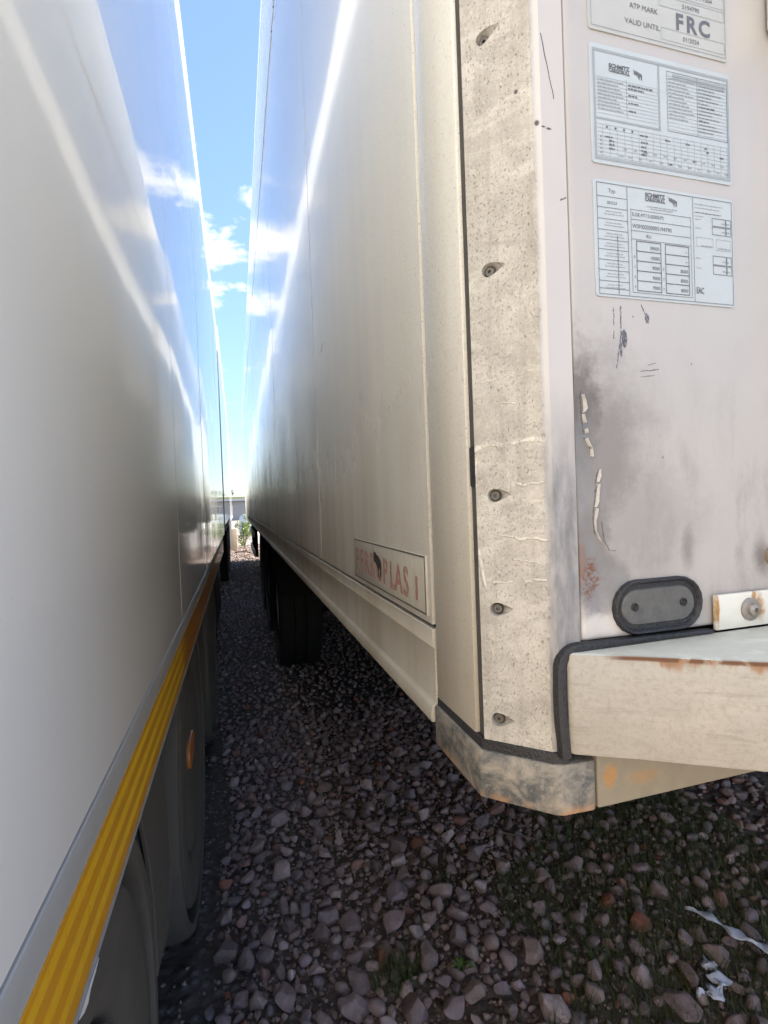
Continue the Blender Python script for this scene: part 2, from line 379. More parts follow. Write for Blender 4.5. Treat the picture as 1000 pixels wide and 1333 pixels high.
def M_bracket(g):
    P = g.pos(); x, y, z = g.sep(P)
    n = g.noise(g.scale(P, (1, 1, 1.3)), 34, 5, 0.68, 0.4); f = g.noise(P, 160, 4, 0.7)
    c = g.mix(g.smooth(n, 0.30, 0.66), (0.264, 0.234, 0.191), (0.055, 0.060, 0.065))
    c = g.mix(g.math('MULTIPLY', g.smooth(f, 0.5, 0.7), 0.5), c, (0.297, 0.268, 0.230))
    edge = g.math('MULTIPLY', g.smooth(z, CZ - 0.278, CZ - 0.289), g.smooth(g.noise(P, 28, 3), 0.42, 0.6))
    c = g.mix(g.math('MULTIPLY', edge, 0.6), c, (0.45, 0.22, 0.08))
    return {'Base Color': c, 'Roughness': 0.6, 'Normal': g.bump(f, 0.5, 0.001)}
mat('corner_steel', M_bracket)

def M_cross(g):
    P = g.pos(); x, y, z = g.sep(P)
    c = g.mix(g.noise(P, 40, 5, 0.65), (0.264, 0.230, 0.174), (0.153, 0.132, 0.098))
    wob = g.math('MULTIPLY', g.math('SUBTRACT', g.noise(P, 70, 3), 0.5), 1.4)
    r = g.mx(g.math('MULTIPLY', g.blob(x, z, 0.323, CZ - 0.261, 0.007, 0.011, 0.5, wob), 0.95), g.math('MULTIPLY', g.blob(x, z, 0.36, CZ - 0.268, 0.016, 0.006, 0.7, wob), 0.55))
    c = g.mix(g.math('MULTIPLY', r, 0.72), c, g.mix(g.noise(P, 160, 4, 0.7), (0.46, 0.22, 0.04), (0.22, 0.10, 0.03)))
    return {'Base Color': c, 'Roughness': 0.6, 'Normal': g.bump(g.noise(P, 180, 4), 0.4, 0.001)}
mat('crossmember', M_cross)

def M_plate(g):
    P = g.pos(); x, y, z = g.sep(P)
    wob = g.math('MULTIPLY', g.math('SUBTRACT', g.noise(P, 110, 4, 0.6), 0.5), 2.0)
    r = g.mx(g.blob(x, z, 0.4515, CZ - 0.121, 0.0022, 0.016, 0.5, wob), g.blob(x, z, 0.503, CZ - 0.121, 0.007, 0.011, 0.6, wob), g.math('MULTIPLY', g.blob(x, z, 0.499, CZ - 0.109, 0.0025, 0.006, 0.5, wob), 0.9))
    c = g.mix(g.noise(g.scale(P, (1, 1, 4)), 30, 3), (0.594, 0.590, 0.549), (0.504, 0.495, 0.455))
    c = g.mix(r, c, g.mix(g.noise(P, 200, 3), (0.46, 0.24, 0.05), (0.16, 0.06, 0.02)))
    return {'Base Color': c, 'Roughness': 0.4}
mat('plate_white', M_plate)

def simple(name, c1, c2, scale=30, rough=0.6, metal=0.0, bump=0.3, bd=0.001, coat=0.0):
    def fn(g):
        P = g.pos()
        return {'Base Color': g.mix(g.noise(P, scale, 5, 0.62), c1, c2), 'Roughness': rough, 'Metallic': metal,
                'Normal': g.bump(g.noise(P, scale * 6, 3), bump, bd), 'Coat Weight': coat}
    return mat(name, fn)
simple('rubber', (0.008, 0.008, 0.0105), (0.028, 0.028, 0.031), 60, 0.55, 0, 0.9, 0.002)
simple('seal_grey', (0.045, 0.042, 0.038), (0.095, 0.088, 0.078), 60, 0.8)
simple('joint_grey', (0.20, 0.19, 0.17), (0.30, 0.28, 0.25), 20, 0.6)
simple('gap_dark', (0.016, 0.015, 0.014), (0.028, 0.026, 0.024), 30, 1.0)
MATS['gap_dark'].node_tree.nodes['Principled BSDF'].inputs['Specular IOR Level'].default_value = 0.15
simple('black_plastic', (0.010, 0.010, 0.0105), (0.022, 0.021, 0.02), 18, 1.0)
MATS['black_plastic'].node_tree.nodes['Principled BSDF'].inputs['Specular IOR Level'].default_value = 0.15
simple('lamp_lens', (0.028, 0.028, 0.031), (0.13, 0.127, 0.122), 90, 0.4)
simple('screw_steel', (0.07, 0.065, 0.06), (0.16, 0.145, 0.13), 300, 0.45, 0.6)
simple('bolt_steel', (0.20, 0.17, 0.15), (0.36, 0.33, 0.30), 200, 0.5, 0.5)
simple('rusty_steel', (0.20, 0.13, 0.09), (0.33, 0.26, 0.21), 200, 0.6, 0.3)
simple('alloy', (0.44, 0.44, 0.43), (0.54, 0.535, 0.52), 12, 0.45, 0.15, 0.1)
simple('alloy_edge', (0.42, 0.42, 0.42), (0.60, 0.60, 0.60), 12, 0.4, 0.4, 0.1)
simple('tyre_rubber', (0.058, 0.053, 0.047), (0.105, 0.095, 0.083), 9, 0.8, 0, 0.4, 0.002)
simple('flap_black', (0.008, 0.008, 0.009), (0.016, 0.015, 0.015), 9, 1.0)
MATS['flap_black'].node_tree.nodes['Principled BSDF'].inputs['Specular IOR Level'].default_value = 0.15
simple('mudguard', (0.065, 0.060, 0.054), (0.11, 0.10, 0.089), 7, 0.7, 0, 0.2, 0.001)
simple('wheel_cover', (0.065, 0.060, 0.055), (0.11, 0.10, 0.09), 5, 0.7, 0, 0.15, 0.001)
simple('tyre_shaded', (0.012, 0.0115, 0.0115), (0.024, 0.023, 0.022), 9, 0.8, 0, 0.4, 0.002)  # tyre colour darkened to stand in for shade under the trailers
MATS['tyre_shaded'].node_tree.nodes['Principled BSDF'].inputs['Specular IOR Level'].default_value = 0.15
simple('skirt', (0.030, 0.031, 0.034), (0.055, 0.054, 0.055), 6, 0.6, 0, 0.2, 0.001)
simple('chassis_steel', (0.010, 0.010, 0.011), (0.020, 0.019, 0.018), 8, 1.0)
MATS['chassis_steel'].node_tree.nodes['Principled BSDF'].inputs['Specular IOR Level'].default_value = 0.15
simple('rim_steel', (0.22, 0.22, 0.23), (0.34, 0.34, 0.34), 14, 0.5, 0.4)
simple('amber_lens', (0.42, 0.13, 0.03), (0.52, 0.19, 0.05), 60, 0.3, 0, 0.1)
simple('red_lens', (0.35, 0.02, 0.015), (0.28, 0.02, 0.015), 60, 0.25, 0, 0.1)
simple('flake', (0.66, 0.63, 0.60), (0.34, 0.32, 0.31), 260, 0.5)
simple('zinc', (0.55, 0.53, 0.48), (0.66, 0.63, 0.57), 40, 0.4, 0.5)
simple('print_dark', (0.065, 0.068, 0.080), (0.12, 0.125, 0.14), 500, 0.55, 0, 0.0)
simple('print_grey', (0.20, 0.225, 0.245), (0.26, 0.285, 0.305), 300, 0.55, 0, 0.0)
simple('plastic_white', (0.62, 0.64, 0.74), (0.45, 0.47, 0.55), 40, 0.35)
simple('strap_blue', (0.02, 0.055, 0.22), (0.03, 0.08, 0.30), 60, 0.5)
simple('concrete_block', (0.52, 0.43, 0.33), (0.40, 0.33, 0.25), 8, 0.85)
simple('bag_white', (0.70, 0.70, 0.68), (0.52, 0.52, 0.50), 5, 0.6)
simple('bark', (0.12, 0.09, 0.065), (0.20, 0.16, 0.12), 20, 0.85)
simple('shed_wall', (0.26, 0.25, 0.24), (0.36, 0.35, 0.33), 0.8, 0.8)
simple('shed_roof', (0.10, 0.10, 0.105), (0.16, 0.155, 0.15), 1.0, 0.7)
simple('frame_white', (0.74, 0.73, 0.70), (0.66, 0.65, 0.62), 4, 0.5)
simple('glass_dark', (0.10, 0.12, 0.14), (0.14, 0.16, 0.18), 2, 0.12, 0, 0.0)

def M_sticker(g):
    P = g.pos()
    c = g.mix(g.noise(P, 24, 6, 0.65), (0.385, 0.425, 0.452), (0.315, 0.345, 0.365))
    c = g.mix(g.math('MULTIPLY', g.smooth(g.noise(P, 130, 4, 0.65), 0.55, 0.75), 0.3), c, (0.40, 0.375, 0.345))
    return {'Base Color': c, 'Roughness': 0.38}
mat('sticker', M_sticker)
def M_sticker_grey(g):
    P = g.pos()
    c = g.mix(g.noise(P, 30, 4), (0.370, 0.374, 0.361), (0.310, 0.314, 0.301))
    return {'Base Color': c, 'Roughness': 0.4}
mat('sticker_grey', M_sticker_grey)

def M_faded_red(g):
    P = g.pos()
    c = g.mix(g.noise(P, 60, 4), (0.30, 0.085, 0.075), (0.40, 0.20, 0.165))
    c = g.mix(g.smooth(g.noise(P, 260, 3), 0.46, 0.66), c, (0.34, 0.29, 0.24))
    return {'Base Color': c, 'Roughness': 0.5}
mat('faded_red', M_faded_red)
def M_name(g):
    P = g.pos()
    c = g.mix(g.noise(g.scale(P, (3, 3, 1)), 20, 5), (0.46, 0.43, 0.37), (0.31, 0.285, 0.235))
    c = g.mix(g.math('MULTIPLY', g.smooth(g.noise(P, 420, 3, 0.65), 0.5, 0.75), 0.4), c, (0.26, 0.23, 0.19))
    return {'Base Color': c, 'Roughness': 0.45}
mat('name_plate', M_name)

def M_tape(g):
    P = g.pos(); x, y, z = g.sep(P)
    zz = g.math('SUBTRACT', z, CZ - 0.4885)
    def line(c_, w_): return g.smooth(g.math('ABSOLUTE', g.math('SUBTRACT', zz, c_)), w_, w_ * 0.6)
    ln = g.mx(line(0.028, 0.0095), line(0.061, 0.0100), line(0.094, 0.0090))
    cell = g.smooth(g.math('ABSOLUTE', g.math('SUBTRACT', g.math('FRACT', g.math('MULTIPLY', y, 42.0)), 0.5)), 0.50, 0.38)
    new = g.smooth(g.math('ADD', y, g.math('MULTIPLY', g.math('SUBTRACT', g.noise(P, 30, 2), 0.5), 0.25)), 1.75, 1.55)
    sheet = g.mix(g.noise(P, 12, 4), (0.80, 0.37, 0.012), (0.66, 0.295, 0.012))
    old = g.mix(g.noise(P, 6, 4), (0.62, 0.25, 0.02), (0.45, 0.18, 0.02))
    c = g.mix(new, old, sheet)
    f = g.math('MULTIPLY', g.math('MULTIPLY', ln, g.lin(cell, 0, 1, 0.65, 1.0)), g.math('MULTIPLY', new, g.lin(y, 0.55, 1.0, 0.45, 1.0)))
    c = g.mix(f, c, (1.0, 0.66, 0.02))
    d = g.smooth(g.noise(g.scale(P, (1, 0.5, 1)), 120, 3, 0.6), 0.70, 0.78)
    c = g.mix(g.math('MULTIPLY', d, 0.7), c, (0.12, 0.07, 0.02))
    c = g.mix(g.math('MULTIPLY', g.smooth(g.noise(g.scale(P, (1, 0.25, 1.5)), 35, 5, 0.7), 0.55, 0.78), 0.45), c, (0.30, 0.17, 0.05))
    return {'Base Color': c, 'Roughness': 0.38, 'Normal': g.bump(f, 0.2, 0.0005), 'Coat Weight': 0.25}
mat('tape', M_tape)

def M_ground(g):
    P = g.pos()
    n = g.noise(P, 1.3, 5, 0.6); f = g.noise(P, 45, 4, 0.7); v = g.voronoi(P, 28)
    x, y, z = g.sep(P)
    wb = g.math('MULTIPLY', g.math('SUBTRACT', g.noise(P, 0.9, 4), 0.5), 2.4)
    dry = g.math('MAXIMUM', g.smooth(g.math('ADD', y, g.math('MULTIPLY', wb, 0.4)), 0.6, -0.6), g.smooth(g.math('ADD', y, wb), 13.0, 15.5))       # yard around painted pale to bounce light, earth between the trailers left darker
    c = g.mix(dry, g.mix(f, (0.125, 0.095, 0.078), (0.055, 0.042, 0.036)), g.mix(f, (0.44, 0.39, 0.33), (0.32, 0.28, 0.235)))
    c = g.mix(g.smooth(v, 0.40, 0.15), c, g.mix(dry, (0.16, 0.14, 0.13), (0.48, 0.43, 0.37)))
    c = g.mix(g.math('MULTIPLY', g.math('MULTIPLY', g.smooth(n, 0.52, 0.66), 0.5), g.math('SUBTRACT', 1.0, dry)), c, (0.05, 0.062, 0.022))
    h = g.math('ADD', g.math('MULTIPLY', f, 0.5), g.math('MULTIPLY', v, -1.0))
    return {'Base Color': c, 'Roughness': 0.9, 'Normal': g.bump(h, 0.8, 0.02)}
mat('soil', M_ground)
def stone_col(g, tint):
    P = g.pos()
    c = g.mix(g.noise(P, 90, 5, 0.65), g.mix(1.0, tint, (1.75, 1.55, 1.60), 'MULTIPLY'), g.mix(1.0, tint, (0.92, 0.82, 0.85), 'MULTIPLY'))
    c = g.mix(g.math('MULTIPLY', g.smooth(g.noise(P, 240, 4, 0.7), 0.56, 0.72), 0.45), c, (0.46, 0.43, 0.42))
    c = g.mix(g.math('MULTIPLY', g.smooth(g.noise(P, 22, 4, 0.65), 0.48, 0.66), 0.55), c, (0.13, 0.095, 0.075))
    return {'Base Color': c, 'Roughness': 0.6, 'Normal': g.bump(g.noise(P, 150, 5, 0.75), 0.8, 0.003)}
mat('gravel', lambda g: stone_col(g, g.attr('tint')))
def M_stone(g):
    r = g.objrand()
    n = g.nodes.new('ShaderNodeValToRGB'); g.links.new(r, n.inputs[0])
    e = n.color_ramp; e.interpolation = 'CONSTANT'
    pal = [(0.0, (0.185, 0.148, 0.141)), (0.16, (0.224, 0.18, 0.167)), (0.30, (0.146, 0.116, 0.11)), (0.45, (0.202, 0.164, 0.144)), (0.58, (0.258, 0.216, 0.201)), (0.66, (0.163, 0.136, 0.133)),
           (0.78, (0.31, 0.268, 0.247)), (0.84, (0.20, 0.125, 0.10)), (0.89, (0.17, 0.15, 0.155)), (0.95, (0.19, 0.075, 0.045)), (0.97, (0.25, 0.215, 0.225))]
    while len(e.elements) < len(pal): e.elements.new(0.5)
    for el, (p_, c_) in zip(e.elements, pal): el.position = p_; el.color = c_ + (1.0,)
    return stone_col(g, n.outputs[0])
mat('stone', M_stone)
def M_leaf(c1, c2):
    def fn(g):
        c = g.mix(g.noise(g.pos(), 14, 3), c1, c2)
        return {'Base Color': c, 'Roughness': 0.55, 'Subsurface Weight': 0.0}
    return fn
mat('grass', M_leaf((0.042, 0.055, 0.012), (0.088, 0.108, 0.028)))
mat('weed', M_leaf((0.055, 0.10, 0.015), (0.10, 0.16, 0.03)))
mat('bush_leaf', M_leaf((0.10, 0.16, 0.025), (0.17, 0.24, 0.05)))
mat('tree_leaf', M_leaf((0.05, 0.065, 0.022), (0.09, 0.10, 0.035)))
def M_hill(g):
    P = g.pos()
    c = g.mix(g.noise(P, 0.06, 5, 0.6), (0.135, 0.125, 0.055), (0.085, 0.085, 0.035))
    c = g.mix(g.smooth(g.noise(P, 0.4, 3), 0.55, 0.7), c, (0.05, 0.055, 0.022))
    return {'Base Color': c, 'Roughness': 0.95}
mat('hill', M_hill)

# ------------------------------------------------------------------ ground and hill
mb = MB()
n = 24; ext = [-600, -200, -60, -20, -8, -3, -1, 0, 1, 2, 3, 5, 8, 12, 16, 22, 30, 45, 70, 120, 200, 400, 900]
for j, yy in enumerate(ext):
    for i, xx in enumerate(ext): mb.v.append((xx, yy, 0.0))
k = len(ext)
for j in range(k - 1):
    for i in range(k - 1): mb.f.append((j * k + i, j * k + i + 1, (j + 1) * k + i + 1, (j + 1) * k + i))
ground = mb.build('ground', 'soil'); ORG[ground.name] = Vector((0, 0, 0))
tag(ground, None, None, None, 'structure')

mb = MB(); nx_, ny_ = 70, 14
for j in range(ny_ + 1):
    for i in range(nx_ + 1):
        xx = -420 + 840 * i / nx_; yy = 170 + 260 * j / ny_
        t = j / ny_
        h = 10.6 * math.sin(min(t * 1.25, 1) * math.pi / 2) * (0.86 + 0.20 * mnoise.noise(Vector((xx * 0.008, yy * 0.008, 3)))) + 0.5 * mnoise.noise(Vector((xx * 0.05, yy * 0.05, 1)))
        mb.v.append((xx, yy, h if j > 0 else -0.3))
for j in range(ny_):
    for i in range(nx_): mb.f.append((j * (nx_ + 1) + i, j * (nx_ + 1) + i + 1, (j + 1) * (nx_ + 1) + i + 1, (j + 1) * (nx_ + 1) + i))
hill = mb.build('hill', 'hill', smooth=True, angle=80); tag(hill, None, None, None, 'structure')

# ------------------------------------------------------------------ shared trailer pieces
def wheel_set(root, xface, sgn, ys, zc, R=0.515, tyre='tyre_shaded'):
    """wheels whose outer side looks towards sgn*X; each is wheel > tyre, rim"""
    first = None
    for i, yc in enumerate(ys):
        if first is None:
            prof = [(0.285, -0.035), (0.30, -0.012), (0.335, -0.002), (0.39, 0.0), (0.428, -0.002), (0.436, -0.008), (0.439, -0.055), (0.470, -0.055), (0.473, -0.008), (0.477, -0.001), (0.500, -0.001),
                    (0.507, -0.010), (R, -0.040), (R, -0.10), (R - 0.012, -0.104), (R - 0.012, -0.116), (R, -0.12), (R, -0.19), (R - 0.012, -0.194), (R - 0.012, -0.206), (R, -0.21), (R, -0.29),
                    (0.505, -0.32), (0.45, -0.345), (0.36, -0.345), (0.285, -0.30)]
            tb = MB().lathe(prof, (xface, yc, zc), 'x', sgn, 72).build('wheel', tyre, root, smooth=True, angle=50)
            tb.name = 'wheel'
            rp = [(0.283, -0.03), (0.283, -0.045), (0.262, -0.06), (0.25, -0.14), (0.19, -0.175), (0.15, -0.16), (0.15, -0.09), (0.135, -0.055), (0.09, -0.045), (0.0001, -0.045)]
            rim = MB().lathe(rp, (xface, yc, zc), 'x', sgn, 40).build('rim', 'rim_steel', tb, smooth=True, angle=30)
            nb = MB()
            for q in range(10):
                a = 2 * math.pi * q / 10
                nb.lathe([(0.016, -0.175), (0.016, -0.145), (0.0001, -0.14)], (xface, yc + 0.17 * math.cos(a), zc + 0.17 * math.sin(a)), 'x', sgn, 6)
            nuts = nb.build('wheel_nut', 'bolt_steel', tb); nuts['kind'] = 'stuff'
            first = (tb, (rim, nuts), yc)
        else:
            tb0, kids, y0 = first
            c = tb0.copy(); col.objects.link(c); c.location = (0, yc - y0, 0); ORG[c.name] = ORG[root.name]
            for q in kids:
                k_ = q.copy(); col.objects.link(k_); k_.parent = c

def panel(name, material, parent, axis_x, out, y0, y1, z0, z1, th=0.006, tilt=(0, 0, 0, 0), bow=0.0, ny=6, nz=8):
    """side skin facing out*X at x=axis_x: front grid with a slight bow, closed back"""
    mb = MB()
    for j in range(nz + 1):
        for i in range(ny + 1):
            u, v = i / ny, j / nz
            off = (tilt[0] * (1 - u) * (1 - v) + tilt[1] * u * (1 - v) + tilt[2] * u * v + tilt[3] * (1 - u) * v) + bow * (1 - (2 * u - 1) ** 2) * (1 - (2 * v - 1) ** 4)
            mb.v.append((axis_x + out * off, y0 + (y1 - y0) * u, z0 + (z1 - z0) * v))
    for j in range(nz):
        for i in range(ny):
            a = j * (ny + 1) + i; mb.f.append((a, a + 1, a + ny + 2, a + ny + 1))
    nfront = len(mb.v); rim = [i for i in range(ny + 1)] + [j * (ny + 1) + ny for j in range(1, nz + 1)] + [nz * (ny + 1) + i for i in range(ny - 1, -1, -1)] + [j * (ny + 1) for j in range(nz - 1, 0, -1)]
    for r in rim:
        x, y, z = mb.v[r]; mb.v.append((axis_x - out * th, y, z))
    L = len(rim)
    for q in range(L): mb.f.append((rim[q], rim[(q + 1) % L], nfront + (q + 1) % L, nfront + q))
    mb.f.append(tuple(nfront + q for q in range(L)))
    return mb.build(name, material, parent, smooth=True, angle=25)

def chassis(root, x0, x1, y0, y1, zbot, axles, zc, leg_y):
    xm = (x0 + x1) / 2
    for s in (-1, 1):
        MB().box(xm + s * 0.62 - 0.06, xm + s * 0.62 + 0.06, y0 + 0.35, y1 - 0.3, zbot - 0.30, zbot - 0.004).build('chassis_beam', 'chassis_steel', root, 0.008)
    for ya in axles:
        MB().tube([(x0 + 0.35, ya, zc), (x1 - 0.35, ya, zc)], 0.07, 12).build('axle', 'chassis_steel', root, smooth=True)
        for s in (-1, 1):
            MB().box(xm + s * 0.62 - 0.05, xm + s * 0.62 + 0.05, ya - 0.45, ya + 0.1, zc + 0.02, zc + 0.12).build('trailing_arm', 'chassis_steel', root, 0.01)
    for s in (-1, 1):
        mb = MB().box(xm + s * 0.75 - 0.07, xm + s * 0.75 + 0.07, leg_y - 0.07, leg_y + 0.07, 0.42, zbot - 0.01)
        lg = mb.build('landing_leg', 'chassis_steel', root, 0.008)
        MB().box(xm + s * 0.75 - 0.05, xm + s * 0.75 + 0.05, leg_y - 0.05, leg_y + 0.05, 0.03, 0.42).build('leg_tube', 'rim_steel', lg, 0.006)
        MB().box(xm + s * 0.75 - 0.14, xm + s * 0.75 + 0.14, leg_y - 0.14, leg_y + 0.14, 0.0, 0.03).build('foot_plate', 'chassis_steel', lg, 0.006)

def stadium(cx, cz_, hw, hh, n_=10):
    pts = []
    for s, a0 in ((1, -90), (-1, 90)):
        for q in range(n_ + 1): a = R_(a0 + 180 * q / n_); pts.append((cx + s * (hw - hh) + hh * math.cos(a), cz_ + hh * math.sin(a)))
    return pts
# ------------------------------------------------------------------ the dirty trailer on the right
ZB, ZT = CZ - 0.266, CZ + 2.53
XR0, XR1, YR0, YR1 = 0.22, 2.80, 0.403, 14.0
rt = empty('semi_trailer', (1.51, YR0, 0), 'dirty white refrigerated trailer with stickers and rust on its rear corner', 'trailer')
MB().box(XR0 + 0.008, XR1 - 0.008, YR0 + 0.06, YR1 - 0.01, ZB + 0.02, ZT - 0.02).build('body', 'gap_dark', rt)
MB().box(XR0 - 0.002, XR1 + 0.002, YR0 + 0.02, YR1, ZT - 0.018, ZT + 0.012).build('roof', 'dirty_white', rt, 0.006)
joints = [0.5725, 1.41, 2.84, 4.25, 5.70, 7.15, 8.6, 10.05, 11.5, 12.75, 13.99]
zsplit = CZ + 1.985
rr = random.Random(5)
for i in range(len(joints) - 1):
    y0, y1 = joints[i] + 0.0045, joints[i + 1] - 0.0045
    tl = [rr.uniform(-0.0008, 0.0008) for _ in range(4)]
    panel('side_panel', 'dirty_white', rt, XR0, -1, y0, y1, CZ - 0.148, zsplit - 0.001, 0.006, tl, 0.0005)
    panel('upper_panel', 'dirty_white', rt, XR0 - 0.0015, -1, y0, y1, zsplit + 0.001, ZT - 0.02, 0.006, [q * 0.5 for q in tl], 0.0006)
for q, yj in enumerate(joints[1:-1]):
    MB().box(XR0 + 0.0006, XR0 + 0.006, yj - 0.0040, yj + 0.0040, CZ - 0.147, zsplit - 0.002).build('joint_strip', 'joint_grey', rt, 0.001, 1)
for (y0, y1) in ((0.5765, 4.4), (4.404, 9.2), (9.204, 13.97)):
    pb = MB().prism([(XR0 - 0.001, CZ - 0.1535), (XR0 - 0.001, CZ - 0.176), (XR0 + 0.0015, CZ - 0.178), (XR0 + 0.0015, CZ - 0.243), (XR0 - 0.004, CZ - 0.247), (XR0 - 0.006, CZ - 0.258), (XR0 - 0.005, ZB), (XR0 + 0.012, ZB), (XR0 + 0.012, CZ - 0.1535)], 'y', y0, y1)
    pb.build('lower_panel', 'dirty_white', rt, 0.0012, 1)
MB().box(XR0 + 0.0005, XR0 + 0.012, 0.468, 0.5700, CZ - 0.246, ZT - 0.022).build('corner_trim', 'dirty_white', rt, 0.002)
MB().box(XR0 + 0.0040, XR0 + 0.0095, 0.4520, 0.4674, CZ - 0.236, ZT - 0.02).build('edge_seal', 'seal_grey', rt, 0.002)
MB().box(XR0 + 0.0015, XR0 + 0.013, 0.453, 0.465, CZ + 0.012, CZ + 0.052).build('edge_seal', 'rubber', rt, 0.002)
# other side, front
for i in range(4):
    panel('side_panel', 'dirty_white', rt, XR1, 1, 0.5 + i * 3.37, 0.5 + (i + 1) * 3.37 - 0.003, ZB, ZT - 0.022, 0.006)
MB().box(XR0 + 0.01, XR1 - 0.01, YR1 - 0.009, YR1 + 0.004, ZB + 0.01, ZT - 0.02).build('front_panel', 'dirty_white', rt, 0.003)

# corner posts: 45 degree face turning softly into the rear frame, with real screw pockets
def post_outline(mir=False):
    pts = [(0.2215, 0.4515)]
    pts += [(0.2665, 0.4065)]
    for q in range(1, 6):
        a = R_(45) * q / 5
        pts.append((0.2665 + 0.0095 * math.sin(a) * 1.05, 0.4065 - 0.0035 * (1 - math.cos(a)) / (1 - math.cos(R_(45)))))
    pts += [(0.2978, 0.4030), (0.2978, 0.440), (0.26, 0.470), (0.2300, 0.470), (0.2300, 0.4520)]
    if mir: pts = [(XR0 + XR1 - x, y) for x, y in pts][::-1]
    return pts
ZP0 = CZ - 0.232
pm = MB().prism(post_outline(), 'z', ZP0, ZT - 0.022)
post = pm.build('corner_post', 'corner_post', rt)
scr = [(0.2365, 0.4365, 0.427), (0.2352, 0.4378, 0.214), (0.2340, 0.4390, 0.003), (0.2330, 0.4400, -0.105), (0.2315, 0.4415, -0.211), (0.2370, 0.4360, 0.70), (0.2370, 0.4360, 1.0), (0.237, 0.436, 1.4), (0.237, 0.436, 1.8)]
nrm = Vector((-1, -1, 0)).normalized(); tan = Vector((1, -1, 0)).normalized()
cut = MB()
for k_, (x, y, z) in enumerate(scr):
    c0 = Vector((x, y, z + CZ)); N = 18; vs = []; fs = []
    slot = 0.0095 if k_ < 7 else 0.006
    rise = 0.006 if k_ == 0 or k_ > 4 else (0.002 if k_ == 1 else 0.001)
    for ring, (dep, rad, ext_) in enumerate(((0.004, 0.0068, slot * 1.25), (-0.0002, 0.0064, slot), (-0.0045, 0.0058, 0.0025), (-0.008, 0.0056, 0.0))):
        for q in range(N):
            a = 2 * math.pi * q / N; ca, sa = math.cos(a), math.sin(a)
            t_ = rad * ca + (ext_ * max(0.0, ca) ** 2 if ca > 0 else 0.0); zz = rad * sa * (1.0 - 0.45 * max(0.0, ca) ** 3) + rise * max(0.0, ca) * (ext_ / slot if slot else 0)
            vs.append(c0 + nrm * dep + tan * t_ + Vector((0, 0, zz)))
    for r_ in range(3):
        for q in range(N):
            q2 = (q + 1) % N; fs.append((r_ * N + q, r_ * N + q2, (r_ + 1) * N + q2, (r_ + 1) * N + q))
    fs.append(tuple(range(N))[::-1]); fs.append(tuple(3 * N + q for q in range(N)))
    cut.add(vs, fs)
cutter = cut.build('cutter', 'corner_post', rt)
bo = post.modifiers.new('b', 'BOOLEAN'); bo.object = cutter; bo.operation = 'DIFFERENCE'; bo.solver = 'EXACT'
bpy.context.view_layer.update()
dg = bpy.context.evaluated_depsgraph_get()
nm = bpy.data.meshes.new_from_object(post.evaluated_get(dg))
post.modifiers.clear(); post.data = nm
bpy.data.objects.remove(cutter, do_unlink=True)
post.data.shade_smooth(); post.data.set_sharp_from_angle(angle=R_(30))
for (x, y, z) in scr:
    c0 = Vector((x, y, z + CZ)) - nrm * 0.0072
    def ringpts(rad, dep, N=14): return [c0 + nrm * dep + tan * (rad * math.cos(2 * math.pi * q / N)) + Vector((0, 0, rad * math.sin(2 * math.pi * q / N))) for q in range(N)]
    sm_ = MB(); N = 14; vs = ringpts(0.0050, -0.002) + ringpts(0.0050, 0.0022) + ringpts(0.0042, 0.0034) + ringpts(0.0017, 0.0034) + ringpts(0.0015, 0.0012)
    fs = [(r_ * N + q, r_ * N + (q + 1) % N, (r_ + 1) * N + (q + 1) % N, (r_ + 1) * N + q) for r_ in range(4) for q in range(N)] + [tuple(4 * N + q for q in range(N))]
    sm_.add(vs, fs); sm_.build('screw', 'screw_steel', post, smooth=True, angle=40)
MB().prism(post_outline(True), 'z', ZP0, ZT - 0.022).build('corner_post', 'corner_post', rt, smooth=True, angle=30)

# rear door leaves (a dented grid on the near one)
XD0, XD1 = 0.3002, 1.508; ZD0, ZD1 = CZ - 0.1335, ZT - 0.06
xs = list(np.linspace(XD0, 0.56, 105)) + list(np.linspace(0.56, XD1, 20))[1:]
zs = list(np.linspace(ZD0, CZ + 0.26, 158)) + list(np.linspace(CZ + 0.26, ZD1, 40))[1:]
mb = MB()
for z in zs:
    for x in xs:
        zz = z - CZ
        dpt = 0.0030 * math.exp(-((x - 0.312) / 0.012) ** 2 - ((zz - 0.03) / 0.055) ** 2)
        dpt += 0.0022 * math.exp(-((x - 0.304) / 0.008) ** 2 - ((zz - 0.08) / 0.02) ** 2)
        dpt -= 0.0016 * math.exp(-((x - 0.326) / 0.006) ** 2 - ((zz + 0.005) / 0.035) ** 2)
        dpt += 0.0020 * math.exp(-((x - 0.318) / 0.012) ** 2 - ((zz + 0.09) / 0.025) ** 2)
        dpt -= 0.0008 * math.exp(-((x - 0.385) / 0.056) ** 2 * 1.2 - ((zz + 0.108) / 0.036) ** 4)
        dpt += 0.0005 * mnoise.noise(Vector((x * 9, 2.2, z * 5))) + 0.0005 * mnoise.noise(Vector((x * 45, 7.2, z * 22))) * math.exp(-((x - 0.31) / 0.05) ** 2 - ((zz - 0.0) / 0.14) ** 2) * 2
        edge = min(1.0, (x - XD0) / 0.004)
        mb.v.append((x, YR0 + 0.0012 + dpt * edge + 0.0015 * (1 - edge), z))
nx2 = len(xs)
for j in range(len(zs) - 1):
    for i in range(nx2 - 1): a = j * nx2 + i; mb.f.append((a, a + 1, a + nx2 + 1, a + nx2))
door = mb.build('rear_door', 'door_skin', rt, smooth=True, angle=60)
sol = door.modifiers.new('thickness', 'SOLIDIFY'); sol.thickness = 0.02; sol.offset = -1.0
MB().box(1.512, XR1 - 0.081, YR0 + 0.0012, YR0 + 0.03, ZD0, ZD1).build('rear_door', 'door_skin', rt, 0.003)
